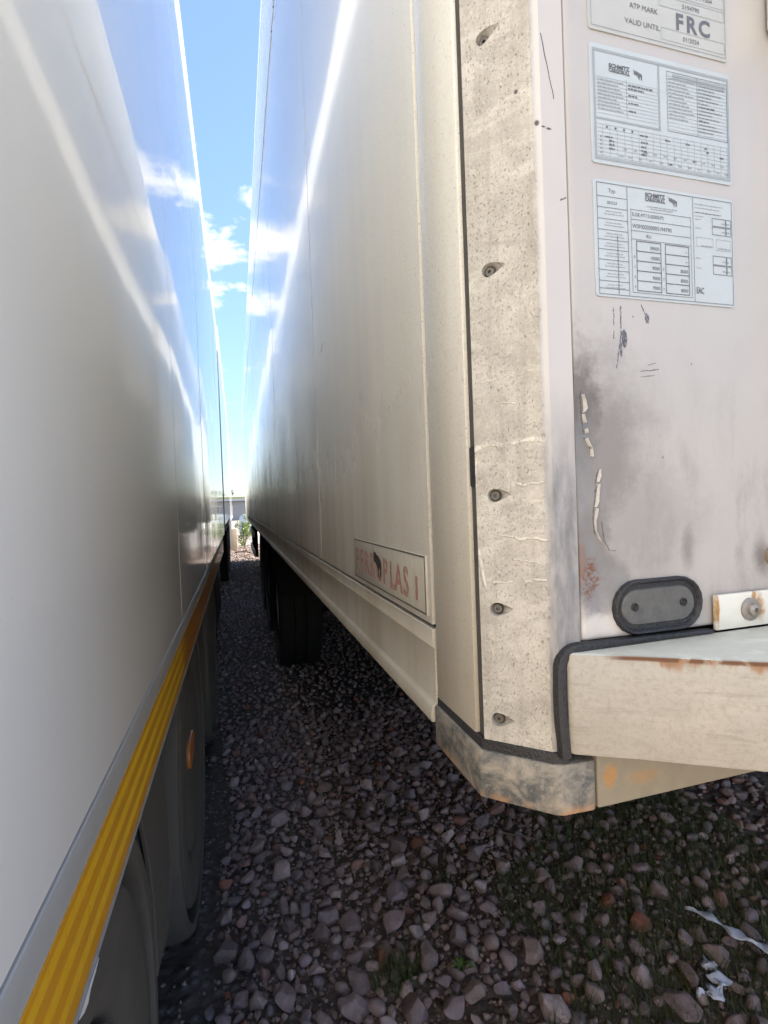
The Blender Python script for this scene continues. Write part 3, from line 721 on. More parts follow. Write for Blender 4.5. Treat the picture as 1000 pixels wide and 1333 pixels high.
MB().box(XR0 + 0.08, XR1 - 0.08, YR0 + 0.03, YR0 + 0.058, ZB + 0.02, ZT - 0.022).build('door_frame', 'gap_dark', rt)
# door gear: locking bars with brackets and handles, right of the stickers
for xb in (0.60, 1.15, 1.87, 2.42):
    MB().tube([(xb, YR0 - 0.03, CZ - 0.11), (xb, YR0 - 0.03, ZD1 - 0.02)], 0.0135, 14).build('locking_bar', 'zinc', rt, smooth=True)
    for zb in (CZ + 0.462, CZ + 1.3, CZ + 2.1):
        MB().box(xb - 0.062, xb + 0.062, YR0 - 0.042, YR0 - 0.0008, zb, zb + 0.07).build('bar_bracket', 'zinc', rt, 0.006)
    MB().box(xb - 0.03, xb + 0.03, YR0 - 0.048, YR0 - 0.0008, CZ - 0.118, CZ - 0.055).build('bar_cam', 'zinc', rt, 0.006)
for xb, s in ((0.60, 1), (1.87, 1)):
    MB().box(xb, xb + s * 0.34, YR0 - 0.05, YR0 - 0.036, CZ + 0.05, CZ + 0.085).build('door_handle', 'zinc', rt, 0.005)
# flakes of lifted paint around the dent
def flake(pts, w_, lift, name='paint_flake'):
    mb = MB(); L = len(pts); r = random.Random(int(pts[0][0] * 1e5))
    for i, (x, z) in enumerate(pts):
        t = i / (L - 1); wd = w_ * (math.sin(math.pi * min(max(t, 0.08), 0.94)) ** 0.9) * r.uniform(0.25, 1.1)
        lf = lift * r.uniform(0.4, 1.0)
        wd *= 0.75
        mb.v += [(x - wd * 0.1, YR0 + 0.0030, z + CZ), (x + wd * 0.5, YR0 - lf * 0.8, z + CZ + r.uniform(-0.001, 0.001)), (x + wd, YR0 - lf * 0.2, z + CZ)]
    for i in range(L - 1):
        a = i * 3; mb.f += [(a, a + 1, a + 4, a + 3), (a + 1, a + 2, a + 5, a + 4)]
    o = mb.build(name, 'flake', rt); s_ = o.modifiers.new('thickness', 'SOLIDIFY'); s_.thickness = 0.0005
    return o
flake([(0.3085, 0.093), (0.310, 0.088), (0.3105, 0.080), (0.3095, 0.076)], 0.0045, 0.003)
flake([(0.3085, 0.075), (0.309, 0.071), (0.310, 0.067)], 0.0036, 0.003)
flake([(0.311, 0.061), (0.312, 0.057)], 0.0028, 0.002)
flake([(0.311, 0.052), (0.314, 0.046), (0.317, 0.044)], 0.0016, 0.0015)
flake([(0.3165, 0.043), (0.3165, 0.036)], 0.0026, 0.002)
flake([(0.3245, 0.023), (0.323, 0.018), (0.3215, 0.012)], 0.0032, 0.003)
flake([(0.3225, 0.010), (0.321, 0.002), (0.3195, -0.007), (0.3185, -0.011)], 0.0052, 0.004)
flake([(0.3195, -0.012), (0.3185, -0.018), (0.3175, -0.024)], 0.0040, 0.003)
flake([(0.3172, -0.024), (0.318, -0.032), (0.321, -0.040), (0.325, -0.045)], 0.0022, 0.002)

# printed data plates
def text_mesh(body, size, bold=0.0, sx=1.0, align='LEFT'):
    cu = bpy.data.curves.new('t', 'FONT'); cu.body = body; cu.size = size; cu.offset = bold * size; cu.align_x = align; cu.resolution_u = 3
    ob = bpy.data.objects.new('t', cu); col.objects.link(ob)
    bpy.context.view_layer.update()
    me = bpy.data.meshes.new_from_object(ob.evaluated_get(bpy.context.evaluated_depsgraph_get()))
    vs = [(v.co.x * sx, v.co.y) for v in me.vertices]; fs = [tuple(p_.vertices) for p_ in me.polygons]
    bpy.data.objects.remove(ob, do_unlink=True); bpy.data.meshes.remove(me); bpy.data.curves.remove(cu)
    return vs, fs
BULL = [(0.02, 0.98), (0.10, 0.80), (0.22, 0.74), (0.30, 0.80), (0.42, 0.78), (0.40, 0.70), (0.56, 0.72), (0.78, 0.62), (0.95, 0.58), (1.0, 0.42), (0.97, 0.10), (0.90, 0.0), (0.84, 0.02), (0.86, 0.24),
        (0.78, 0.36), (0.70, 0.26), (0.70, 0.02), (0.62, 0.0), (0.58, 0.22), (0.50, 0.36), (0.36, 0.40), (0.26, 0.46), (0.16, 0.44), (0.08, 0.50), (0.12, 0.62), (0.06, 0.74)]
class Print:
    """flat print gathered on a plate; u,v in millimetres from the plate's lower left corner"""
    def __init__(s, P0, U, V, N, lift): s.P0 = Vector(P0); s.U = Vector(U); s.V = Vector(V); s.N = Vector(N); s.lift = lift; s.mb = MB()
    def pt(s, u, v): return s.P0 + s.U * (u / 1000) + s.V * (v / 1000) + s.N * s.lift
    def rect(s, u0, v0, u1, v1): s.mb.add([s.pt(u0, v0), s.pt(u1, v0), s.pt(u1, v1), s.pt(u0, v1)], [(0, 1, 2, 3)])
    def h(s, u0, u1, v, t=0.35): s.rect(u0, v - t / 2, u1, v + t / 2)
    def vl(s, u, v0, v1, t=0.35): s.rect(u - t / 2, v0, u + t / 2, v1)
    def frame(s, u0, v0, u1, v1, t=0.4):
        s.rect(u0, v0, u1, v0 + t); s.rect(u0, v1 - t, u1, v1); s.rect(u0, v0 + t, u0 + t, v1 - t); s.rect(u1 - t, v0 + t, u1, v1 - t)
    def text(s, body, u, v, size, bold=0.0, sx=1.0, align='LEFT'):
        vs, fs = text_mesh(body, size, bold, sx, align); s.mb.add([s.pt(u + a, v + b) for a, b in vs], fs)
    def poly(s, pts, u, v, w_, h_): s.mb.add([s.pt(u + a * w_, v + b * h_) for a, b in pts], [tuple(range(len(pts)))])
    def words(s, u0, u1, v, t=0.7, seed=0):
        r = random.Random(seed); u = u0
        while u < u1 - 0.8:
            L = min(r.uniform(1.5, 5.5), u1 - u); s.rect(u, v, u + L, v + t * r.uniform(0.7, 1.0)); u += L + 0.7
    def build(s, name, material, parent): return s.mb.build(name, material, parent)
UX, UZ, NY = (1, 0, 0), (0, 0, 1), (0, -1, 0)
YS = YR0 + 0.0001
def plate(x0, z0, wmm, hmm, material):
    x1, z1 = x0 + wmm / 1000, z0 + hmm / 1000
    r = 0.003; pts = []
    for cx, cz_, a0 in ((x1 - r, z0 + r, -90), (x1 - r, z1 - r, 0), (x0 + r, z1 - r, 90), (x0 + r, z0 + r, 180)):
        for q in range(4): a = R_(a0 + 30 * q); pts.append((cx + r * math.cos(a), cz_ + r * math.sin(a)))
    return MB().prism(pts, 'y', YS, YR0 + 0.004).build('sticker', material, rt)
def logo(pr, u, v, wd):
    k_ = wd / 38.0
    pr.text('SCHMITZ', u, v + 3.3 * k_, 5.4 * k_, 0.045, 1.02); pr.text('CARGOBULL', u - 0.3 * k_, v - 0.6 * k_, 4.6 * k_, 0.045, 0.88)
    pr.poly(BULL, u + 27.0 * k_, v - 2.2 * k_, 10.5 * k_, 9.6 * k_)
# lower plate
z0 = CZ + 0.1835; s3 = plate(0.3258, z0, 165.2, 107.5, 'sticker'); s3['label'] = 'pale blue data sticker with ruled weight table, lowest of three'
P_ = (0.3258, YS, z0); pd = Print(P_, UX, UZ, NY, 0.0004); pg = Print(P_, UX, UZ, NY, 0.0003)
pd.frame(3.5, 2.0, 163.5, 104.5, 0.5); pd.vl(37.2, 2.5, 104, 0.5); pd.vl(114.5, 2.5, 104, 0.5)
rows = [92, 82, 71.5, 61.5, 52.5, 43.5, 34, 24.5, 14.5, 7.5]
for v in rows: pd.h(4, 37, v, 0.45)
pd.text('Typ', 16.5, 96.2, 5.0); pd.text('SKO24', 14.5, 85.5, 3.8)
for q, v in enumerate(rows[1:-1]):
    a = v - 3.6
    pg.words(13, 31, a, 1.0, q); pg.words(11, 33, a - 2.6, 1.0, q + 50)
logo(pd, 58, 94.2, 38)
pg.words(60, 96, 88, 1.2, 91); pg.words(64, 90, 86, 1.0, 92)
pd.text('E-DE-MT15.00000.P2', 42.3, 77.6, 4.9, 0.0, 0.86); pd.text('WSM00000005194790', 42.3, 66.6, 5.6, 0.0, 0.88); pd.text('RU', 58, 58.4, 4.6)
pd.h(41, 111, 83.5, 0.4); pd.h(41, 111, 74.5, 0.4); pd.h(41, 111, 64.0, 0.4); pd.h(41, 111, 56.0, 0.4); pd.vl(41, 6, 84, 0.4); pd.vl(111.2, 6, 84, 0.4); pd.h(41, 111, 6, 0.4)
for u in (46.5, 74.5, 80, 108): pd.vl(u, 8, 54.8, 0.75)
left = ['39000', '10000', '9000', '9000', '9000']; rt_ = ['', '', '8000', '8000', '8000']
for q in range(6):
    v = 54.6 - q * 9.3; pd.h(46.5, 74.5, v, 0.75); pd.h(80, 108, v, 0.75)
for q in range(5):
    v = 47.6 - q * 9.3; pd.text(left[q], 73, v, 4.7, 0, 0.95, 'RIGHT')
    if rt_[q]: pd.text(rt_[q], 106.5, v, 4.7, 0, 0.95, 'RIGHT')
    else: pd.rect(104, v + 1, 106, v + 1.6)
for q, ch in enumerate(['0', '1', '2', '3']): pd.text(ch, 43, 38.3 - q * 9.3, 3.6)
for q in range(3): pd.text('T', 76.2, 29 - q * 9.3, 3.4)
for q in range(2): pg.words(117, 152 - q * 3, 97.5 - q * 3.4, 0.9, 71 + q)
pd.words(117, 150, 89.5, 0.8, 74); pg.words(117, 128, 86, 0.8, 75)
for (b0, b1) in ((86.5, 78.5), (78.0, 70.0), (49.5, 40.5), (40.0, 31.0)):
    pd.frame(138, b1, 162, b0, 0.5); pd.rect(155, b1 + 1.2, 156.2, b0 - 0.8); pg.words(150, 160, b1 + 3, 1.6, int(b0)); pg.words(117, 124, b1 + 4.5, 0.9, int(b1))
pg.frame(118, 57, 139, 66, 0.35); pg.frame(143, 55, 161, 66, 0.35); pg.words(124, 138, 57.5, 1.2, 81); pg.words(145, 160, 56.5, 1.4, 82)
pd.text('EAC', 116.5, 11, 8.2, 0.02, 0.62)
pd.rect(25.0, 3, 25.6, 57)
tag(pd.build('print', 'print_dark', s3), None, None, None, 'stuff'); tag(pg.build('print', 'print_grey', s3), None, None, None, 'stuff')
# middle plate
z0 = CZ + 0.3055; s2 = plate(0.3258, z0, 165.2, 109.0, 'sticker'); s2['label'] = 'pale blue certificate sticker with thick grey border, middle of three'
P_ = (0.3258, YS, z0); pd = Print(P_, UX, UZ, NY, 0.0004); pg = Print(P_, UX, UZ, NY, 0.0003)
pg.frame(3.2, 3.5, 163.5, 104.5, 2.6); pg.rect(76.5, 42, 78.6, 101.8); pg.rect(5.9, 40.2, 78.6, 42.2)
logo(pd, 21, 86.0, 38)
for q in range(11): v = 79 - q * 3.3; pg.h(7, 76, v, 0.3)
for q in range(9): pg.words(8, 38 - (q * 7) % 9, 76.4 - q * 3.3, 1.3, 100 + q)
pd.vl(40, 46, 81, 0.3)
for q, L in enumerate((70, 60, 52, 54, 51)): pd.words(42, L, 76 - (0, 3.2, 9.6, 16.4, 24)[q], 1.5, 120 + q)
pd.frame(87, 41.5, 161, 98.5, 0.4); pd.vl(123.5, 42, 98, 0.4)
for q in range(16): pg.h(88, 160.5, 94.5 - q * 3.4, 0.3)
for q in range(12): pg.words(89, 121 - (q * 11) % 14, 91.8 - q * 3.4, 1.2, 140 + q)
pg.rect(94, 93, 159, 97)
for q in range(14): (pd if q in (6, 10) else pg).words(125, 158 - (q * 13) % 22, 90.6 - q * 3.4, 1.9 if q < 6 else 1.5, 160 + q)
for q in range(9): v = 36 - q * 3.6; pg.h(6.5, 161, v, 0.3)
for q in range(19): u = 12 + q * 8.2; pg.vl(u, 7, 36, 0.3)
for q in range(4): pd.rect(16 + q * 9.5, 33.2, 18 + q * 9.5, 35.0)
for (u, v, L) in ((54, 31.5, 9), (83, 31.3, 7), (108, 31.3, 5), (15, 24.5, 8), (55, 25, 8), (131, 30.5, 4), (133, 27, 4), (150, 24, 6)): pd.words(u, u + L, v, 1.6, int(u))
for (u, v0) in ((19, 21), (19, 17.5), (19, 14), (55, 20.8), (55, 17.2), (55, 13.6)): pd.words(u, u + 6, v0, 1.7, int(u + v0))
for q in range(26): u = 30 + (q * 29) % 128; pg.words(u, u + 4.4, 9 + (q * 7) % 14, 1.5, 200 + q)
for q in range(5): pd.rect(9.5, 9.3 + q * 3.6, 10.4, 10.7 + q * 3.6)
tag(pd.build('print', 'print_dark', s2), None, None, None, 'stuff'); tag(pg.build('print', 'print_grey', s2), None, None, None, 'stuff')
# upper plate
z0 = CZ + 0.4268; s1 = plate(0.3258, z0, 163.0, 112.0, 'sticker_grey'); s1['label'] = 'grey plate lettered FRC and VALID UNTIL, highest of three'
P_ = (0.3258, YS, z0); pd = Print(P_, UX, UZ, NY, 0.0004); pg = Print(P_, UX, UZ, NY, 0.0003)
pd.frame(3.0, 3.2, 161.0, 108.5, 0.35)
for ch, u_ in (('F', 99.5), ('R', 112.5), ('C', 127.5)):
    pl_ = Print(P_, UX, UZ, NY, 0.0004); pl_.text(ch, u_, 19.6, 21.5, 0.028, 0.95); pl_.build('letter', 'print_dark', s1)
pg2 = pd
pd.text('VALID UNTIL', 40.5, 13.2, 7.0, 0, 0.98); pd.text('ATP MARK', 46, 28.2, 7.0, 0, 0.98); pd.text('01/2024', 108, 9.6, 6.0)
pg.frame(82, 6.5, 160, 17.8, 0.4); pg.frame(81, 37.8, 160, 48, 0.4); pg.frame(81, 50, 160, 61, 0.4)
pd.text('5194790', 108, 40.6, 6.0); pd.text('WSM 7504', 118, 53, 6.0)
tag(pd.build('print', 'print_dark', s1), None, None, None, 'stuff'); tag(pg.build('print', 'print_grey', s1), None, None, None, 'stuff')

# name plate on the side skin, letters faded and the last one worn to a stroke
NXp = XR0 - 0.0026
npl = MB().box(NXp, XR0 + 0.001, 0.588, 0.982, CZ - 0.140, CZ - 0.066).build('name_plate', 'name_plate', rt, 0.0015)
pn = Print((NXp, 0.982, CZ - 0.140), (0, -1, 0), (0, 0, 1), (-1, 0, 0), 0.0006)
pn.frame(1.0, 1.0, 393.0, 73.0, 2.0); pn.build('plate_border', 'seal_grey', npl)
pn = Print((NXp, 0.982, CZ - 0.140), (0, -1, 0), (0, 0, 1), (-1, 0, 0), 0.0006)
for ch, u_, v_ in (('F', 13, 17), ('E', 49, 17), ('R', 84, 17), ('R', 122, 16.5), ('O', 156, 15), ('P', 203, 15), ('L', 240, 13.5), ('A', 266, 13.5), ('S', 305, 13), ('', 352, 13)):
    pn = Print((NXp, 0.982, CZ - 0.140), (0, -1, 0), (0, 0, 1), (-1, 0, 0), 0.0006)
    if ch: pn.text(ch, u_, v_, 56, 0.022, 0.92)
    else: pn.rect(u_ + 4, v_ + 1, u_ + 12, v_ + 32)
    pn.build('letter', 'faded_red', npl)
pn = Print((NXp, 0.982, CZ - 0.140), (0, -1, 0), (0, 0, 1), (-1, 0, 0), 0.0011)
pn.poly(BULL, 146, 20, 48, 50); pn.build('emblem', 'rubber', npl)

# oval lamp
def stack(rings, cap=True):
    mb = MB(); n_ = len(rings[0][0]); 
    for pts, y in rings: mb.v += [(x, y, z) for x, z in pts]
    for r_ in range(len(rings) - 1):
        for q in range(n_): q2 = (q + 1) % n_; mb.f.append((r_ * n_ + q, r_ * n_ + q2, (r_ + 1) * n_ + q2, (r_ + 1) * n_ + q))
    if cap: mb.f.append(tuple((len(rings) - 1) * n_ + q for q in range(n_)))
    return mb
lx, lz = 0.3848, CZ - 0.1075
S = lambda hw, hh: stadium(lx, lz, hw, hh)
Y = YR0
lamp = stack([(S(0.0515, 0.0260), Y + 0.006), (S(0.0515, 0.0260), Y - 0.002), (S(0.0508, 0.0253), Y - 0.0042), (S(0.0497, 0.0242), Y - 0.0050), (S(0.0485, 0.0230), Y - 0.0044), (S(0.0476, 0.0221), Y - 0.0022), (S(0.0470, 0.0215), Y - 0.0009), (S(0.0380, 0.0125), Y - 0.0008)], False).build('marker_lamp', 'rubber', rt, smooth=True, angle=50)
lamp['label'] = 'oval black rubber ringed lamp with grey lens'
stack([(S(0.0428, 0.0173), Y - 0.0006), (S(0.0424, 0.0169), Y - 0.0016), (S(0.0414, 0.0159), Y - 0.0024), (S(0.0390, 0.0135), Y - 0.0024)]).build('lens', 'lamp_lens', lamp, smooth=True, angle=35)
for s in (-1, 1):
    MB().lathe([(0.0040, 0.0), (0.0040, 0.0012), (0.0033, 0.0017), (0.0026, 0.0004), (0.0016, 0.0002), (0.0012, 0.0012), (0.0001, 0.0012)], (lx + s * 0.0285, Y - 0.0022, lz + 0.0005), 'y', -1, 18).build('lamp_screw', 'rubber', lamp, smooth=True)

# bumper beam, seal, mounting plate, corner casting, crossmember
path = [(0.2790, 0.3955), (0.2835, 0.3920), (0.328, 0.3665), (0.361, 0.345), (0.405, 0.317), (0.445, 0.298), (0.49, 0.286), (0.55, 0.280)]
outer = path + [(XR0 + XR1 - x, y) for x, y in path[::-1]]
poly = outer + [(XR0 + XR1 - 0.279, YR0 - 0.0015), (0.279, YR0 - 0.0015)]
MB().prism(poly, 'z', CZ - 0.232, CZ - 0.1405).build('bumper_beam', 'bumper_paint', rt, 0.0030, 2)
arc = lambda cx, cz_, r, a0, a1, n_=8: [(cx + r * math.cos(R_(a0 + (a1 - a0) * q / n_)), cz_ + r * math.sin(R_(a0 + (a1 - a0) * q / n_))) for q in range(n_ + 1)]
seal_poly = [(0.446, CZ - 0.1402), (0.446, CZ - 0.1362), (0.40, CZ - 0.1350)] + arc(0.2905, CZ - 0.1560, 0.0225, 90, 178) + [(0.2672, CZ - 0.180), (0.2678, CZ - 0.205), (0.2695, CZ - 0.222), (0.2700, CZ - 0.236), (0.2800, CZ - 0.236), (0.2790, CZ - 0.222), (0.2774, CZ - 0.205), (0.2770, CZ - 0.180)] + arc(0.2905, CZ - 0.1560, 0.0135, 178, 95) + [(0.40, CZ - 0.1402)]
MB().prism(seal_poly, 'y', YR0 - 0.0075, YR0 + 0.002).build('rubber_seal', 'rubber', rt, 0.0018, 2)
MB().box(0.450, 1.0, YR0 - 0.006, YR0 - 0.0012, CZ - 0.1385, CZ - 0.1035).build('mounting_plate', 'plate_white', rt, 0.0015)
def bolt(x, z):
    b_ = MB().lathe([(0.0115, 0.0), (0.0115, 0.0022), (0.0098, 0.0032), (0.0065, 0.0034), (0.0060, 0.0062), (0.0045, 0.0075), (0.0024, 0.0078), (0.0022, 0.0045), (0.0001, 0.0045)], (x, YR0 - 0.0058, z), 'y', -1, 24).build('bolt', 'bolt_steel', rt, smooth=True, angle=35)
bolt(0.4925, CZ - 0.1205); bolt(0.70, CZ - 0.1205); bolt(0.88, CZ - 0.1205)
MB().lathe([(0.0105, 0.0), (0.0105, 0.004), (0.008, 0.007), (0.004, 0.008), (0.0001, 0.008)], (0.5345, YR0 + 0.001, CZ - 0.070), 'y', -1, 20).build('rivet_cap', 'rusty_steel', rt, smooth=True)
cb = [(0.2165, 0.5715), (0.2165, 0.4530), (0.2660, 0.4030), (0.2720, 0.4000), (0.3040, 0.3985), (0.3070, 0.4010), (0.3070, 0.44), (0.26, 0.47), (0.26, 0.5715)]
MB().prism(cb, 'z', CZ - 0.289, CZ - 0.2425).build('corner_casting', 'corner_steel', rt, 0.0032, 2)
MB().prism([(XR0 + XR1 - x, y) for x, y in cb][::-1], 'z', CZ - 0.289, CZ - 0.2425).build('corner_casting', 'corner_steel', rt, 0.0032, 2)
ss = [(0.2200, 0.5700), (0.2195, 0.4535), (0.2665, 0.4050), (0.2800, 0.4000), (0.2800, 0.43), (0.25, 0.46), (0.25, 0.5700)]
MB().prism(ss, 'z', CZ - 0.2435, CZ - 0.2325).build('bottom_seal', 'rubber', rt, 0.001, 1)
MB().box(0.3090, XR0 + XR1 - 0.309, 0.4005, 0.46, CZ - 0.290, CZ - 0.2345).build('rear_crossmember', 'crossmember', rt, 0.003)
axR = [4.6, 5.9, 7.2]
chassis(rt, XR0, XR1, YR0 + 0.1, YR1, ZB, axR, 0.5, 12.1)
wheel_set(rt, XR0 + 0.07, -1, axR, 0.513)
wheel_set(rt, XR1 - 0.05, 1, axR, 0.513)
# round-topped mudguards over the wheels, side guard rails ahead of them
for ya in axR:
    for x0 in (XR0 + 0.075, XR1 - 0.42):
        mb = MB(); N = 14
        for q in range(N + 1):
            a = R_(20 + 140 * q / N); c_, s_ = math.cos(a), math.sin(a)
            mb.v += [(x0, ya + 0.60 * c_, 0.49 + 0.575 * s_), (x0 + 0.35, ya + 0.60 * c_, 0.49 + 0.575 * s_), (x0, ya + 0.61 * c_, 0.49 + 0.585 * s_), (x0 + 0.35, ya + 0.61 * c_, 0.49 + 0.585 * s_)]
        for q in range(N):
            a = q * 4; b_ = a + 4; mb.f += [(a, a + 1, b_ + 1, b_), (a + 2, b_ + 2, b_ + 3, a + 3), (a, b_, b_ + 2, a + 2), (a + 1, a + 3, b_ + 3, b_ + 1)]
        mb.f += [(0, 2, 3, 1), (N * 4, N * 4 + 1, N * 4 + 3, N * 4 + 2)]
        mb.build('mudguard', 'black_plastic', rt, smooth=True, angle=40)
for yq in (1.2, 2.0, 2.8, 3.5, 5.0, 6.3, 7.7, 9.0):
    MB().box(XR0 + 0.03, XR1 - 0.03, yq - 0.03, yq + 0.03, ZB - 0.05, ZB - 0.002).build('floor_beam', 'chassis_steel', rt, 0.004)
for zg in (0.52, 0.86):
    MB().box(XR0 + 0.04, XR0 + 0.065, 9.3, 11.7, zg, zg + 0.11).build('side_guard_rail', 'zinc', rt, 0.006)
for yg in (9.5, 10.5, 11.5):
    MB().box(XR0 + 0.066, XR0 + 0.12, yg - 0.03, yg + 0.03, 0.50, ZB - 0.005).build('side_guard_post', 'chassis_steel', rt, 0.004)

# ------------------------------------------------------------------ the clean trailer on the left
XL1 = -0.1767; XL0 = XL1 - 2.58; YL0, YL1 = -6.3, 7.3
ZLT = CZ + 2.54; ZLW = CZ - 0.336
lt = empty('semi_trailer', (-1.47, YL0, 0), 'clean glossy white trailer with bright yellow tape along its lower rail', 'trailer')
MB().box(XL0 + 0.008, XL1 - 0.008, YL0 + 0.01, YL1 - 0.01, ZLW - 0.1, ZLT - 0.02).build('body', 'gap_dark', lt)
MB().box(XL0 - 0.002, XL1 + 0.003, YL0, YL1, ZLT - 0.06, ZLT + 0.012).build('roof_rail', 'clean_white', lt, 0.008)
jl = [-6.29, -4.6, -2.9, -1.2, 1.70, 3.1, 4.5, 5.9, 7.29]
for i in range(len(jl) - 1):
    tl = [rr.uniform(-0.0012, 0.0012) for _ in range(4)]
    panel('side_panel', 'clean_white', lt, XL1, 1, jl[i] + 0.001, jl[i + 1] - 0.001, ZLW, ZLT - 0.0625, 0.006, tl, 0.0012)
panel('side_panel', 'clean_white', lt, XL0, -1, YL0 + 0.01, YL1 - 0.01, ZLW - 0.16, ZLT - 0.0625, 0.006)
MB().box(XL0 + 0.01, XL1 - 0.01, YL1 - 0.009, YL1 + 0.004, ZLW - 0.1, ZLT - 0.062).build('front_panel', 'clean_white', lt, 0.003)
MB().box(XL0 + 0.01, XL1 - 0.01, YL0 - 0.004, YL0 + 0.009, ZLW - 0.1, ZLT - 0.062).build('rear_panel', 'clean_white', lt, 0.003)
MB().prism([(XL1 + 0.003, ZLW - 0.003), (XL1 + 0.004, ZLW - 0.010), (XL1 + 0.0035, CZ - 0.494), (XL1 - 0.001, CZ - 0.4975), (XL1 - 0.03, CZ - 0.4975), (XL1 - 0.03, ZLW - 0.003)], 'y', YL0, 6.3).build('lower_rail', 'alloy', lt, 0.0015, 1)
MB().prism([(XL1 + 0.0052, CZ - 0.379), (XL1 + 0.0052, CZ - 0.4885), (XL1 + 0.002, CZ - 0.4885), (XL1 + 0.002, CZ - 0.379)], 'y', YL0 + 0.05, 6.29).build('reflective_tape', 'tape', lt, 0.0006, 1)
MB().prism([(XL1 + 0.0060, CZ - 0.4885), (XL1 + 0.0062, CZ - 0.4985), (XL1 - 0.002, CZ - 0.5000), (XL1 - 0.002, CZ - 0.4885)], 'y', YL0, 6.3).build('rail_lip', 'alloy_edge', lt, 0.0012, 1)
mb = MB()
mb.add([(XL1 + 0.0066, 0.565, CZ - 0.4965), (XL1 + 0.0066, 0.640, CZ - 0.4975), (XL1 + 0.0068, 0.625, CZ - 0.5005), (XL1 + 0.0070, 0.604, CZ - 0.5005), (XL1 + 0.0073, 0.592, CZ - 0.5045), (XL1 + 0.0070, 0.580, CZ - 0.5035)], [(0, 1, 2, 3, 4, 5)])
chip = mb.build('torn_tape_edge', 'frame_white', lt); s_ = chip.modifiers.new('thickness', 'SOLIDIFY'); s_.thickness = 0.001
axL = [0.54, 1.93, 3.32]
chassis(lt, XL0, XL1, YL0 + 0.1, YL1, CZ - 0.51, axL, 0.5, 5.2)
wheel_set(lt, XL1 - 0.002, 1, axL, 0.513, tyre='tyre_rubber')
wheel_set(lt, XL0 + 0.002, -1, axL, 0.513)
# fender flank ahead of the front wheel, with a rolled lip
A_ = [(1.130, -0.505), (1.205, -0.535), (1.265, -0.59), (1.300, -0.66), (1.322, -0.74), (1.328, -0.80), (1.318, -0.865), (1.290, -0.910), (1.235, -0.938), (1.16, -0.930)]
inner = [(0.54 + 0.565 * math.cos(R_(t)), -0.867 + 0.565 * math.sin(R_(t))) for t in range(-6, 42, 6)]
def flank(y_of):
    pts = [(y_of(a), b + CZ) for a, b in A_] + [(y_of(a), b + CZ) for a, b in inner if b < -0.505] + [(y_of(0.965), CZ - 0.505)]
    fl = MB().prism(pts, 'x', XL1 - 0.022, XL1 - 0.012).build('fender', 'mudguard', lt, 0.002, 1)
    MB().tube([(XL1 - 0.013, y_of(a), b + CZ) for a, b in A_], 0.0042, 8).build('fender_lip', 'seal_grey', fl, smooth=True)
flank(lambda a: a)
flank(lambda a: a + 1.39)
flank(lambda a: a + 2.78)
for ya in axL:
    mb = MB(); N = 16
    for q in range(N + 1):
        a = R_(8 + 164 * q / N); c_, s_ = math.cos(a), math.sin(a)
        for xq in (XL1 - 0.026, XL1 - 0.36):
            mb.v += [(xq, ya + 0.575 * c_, 0.513 + 0.575 * min(s_, 0.62)), (xq, ya + 0.59 * c_, 0.513 + 0.59 * min(s_, 0.62))]
    for q in range(N):
        a = q * 4; b_ = a + 4; mb.f += [(a, b_, b_ + 2, a + 2), (a + 1, a + 3, b_ + 3, b_ + 1), (a, a + 1, b_ + 1, b_), (a + 2, b_ + 2, b_ + 3, a + 3)]
    mb.f += [(0, 2, 3, 1), (N * 4, N * 4 + 1, N * 4 + 3, N * 4 + 2)]
    mb.build('mudguard', 'mudguard', lt, smooth=True, angle=40)
def rounded_panel(y0, y1, z0, z1, r, x0, x1):
    pts = [(y0, z1)]
    for cy_, a0 in ((y0 + r, 180), (y1 - r, 270)):
        for q in range(6): a = R_(a0 + 18 * q); pts.append((cy_ + r * math.cos(a), z0 + r + r * math.sin(a)))
    pts.append((y1, z1))
    return MB().prism(pts, 'x', x0, x1)
for q, ya in enumerate(axL):
    wc = MB().lathe([(0.288, -0.030), (0.286, -0.012), (0.270, -0.006), (0.10, -0.002), (0.0001, -0.002)], (XL1 - 0.002, ya, 0.513), 'x', 1, 48).build('wheel_cover', 'wheel_cover', lt, smooth=True, angle=40)
    if q == 1:
        MB().prism(stadium(1.80, CZ - 0.785, 0.085, 0.042), 'x', XL1 - 0.0085, XL1 + 0.003).build('reflector', 'amber_lens', wc, 0.003)
rounded_panel(4.14, 6.25, CZ - 1.10, CZ - 0.5015, 0.08, XL1 - 0.060, XL1 - 0.042).build('side_skirt', 'skirt', lt, 0.003)

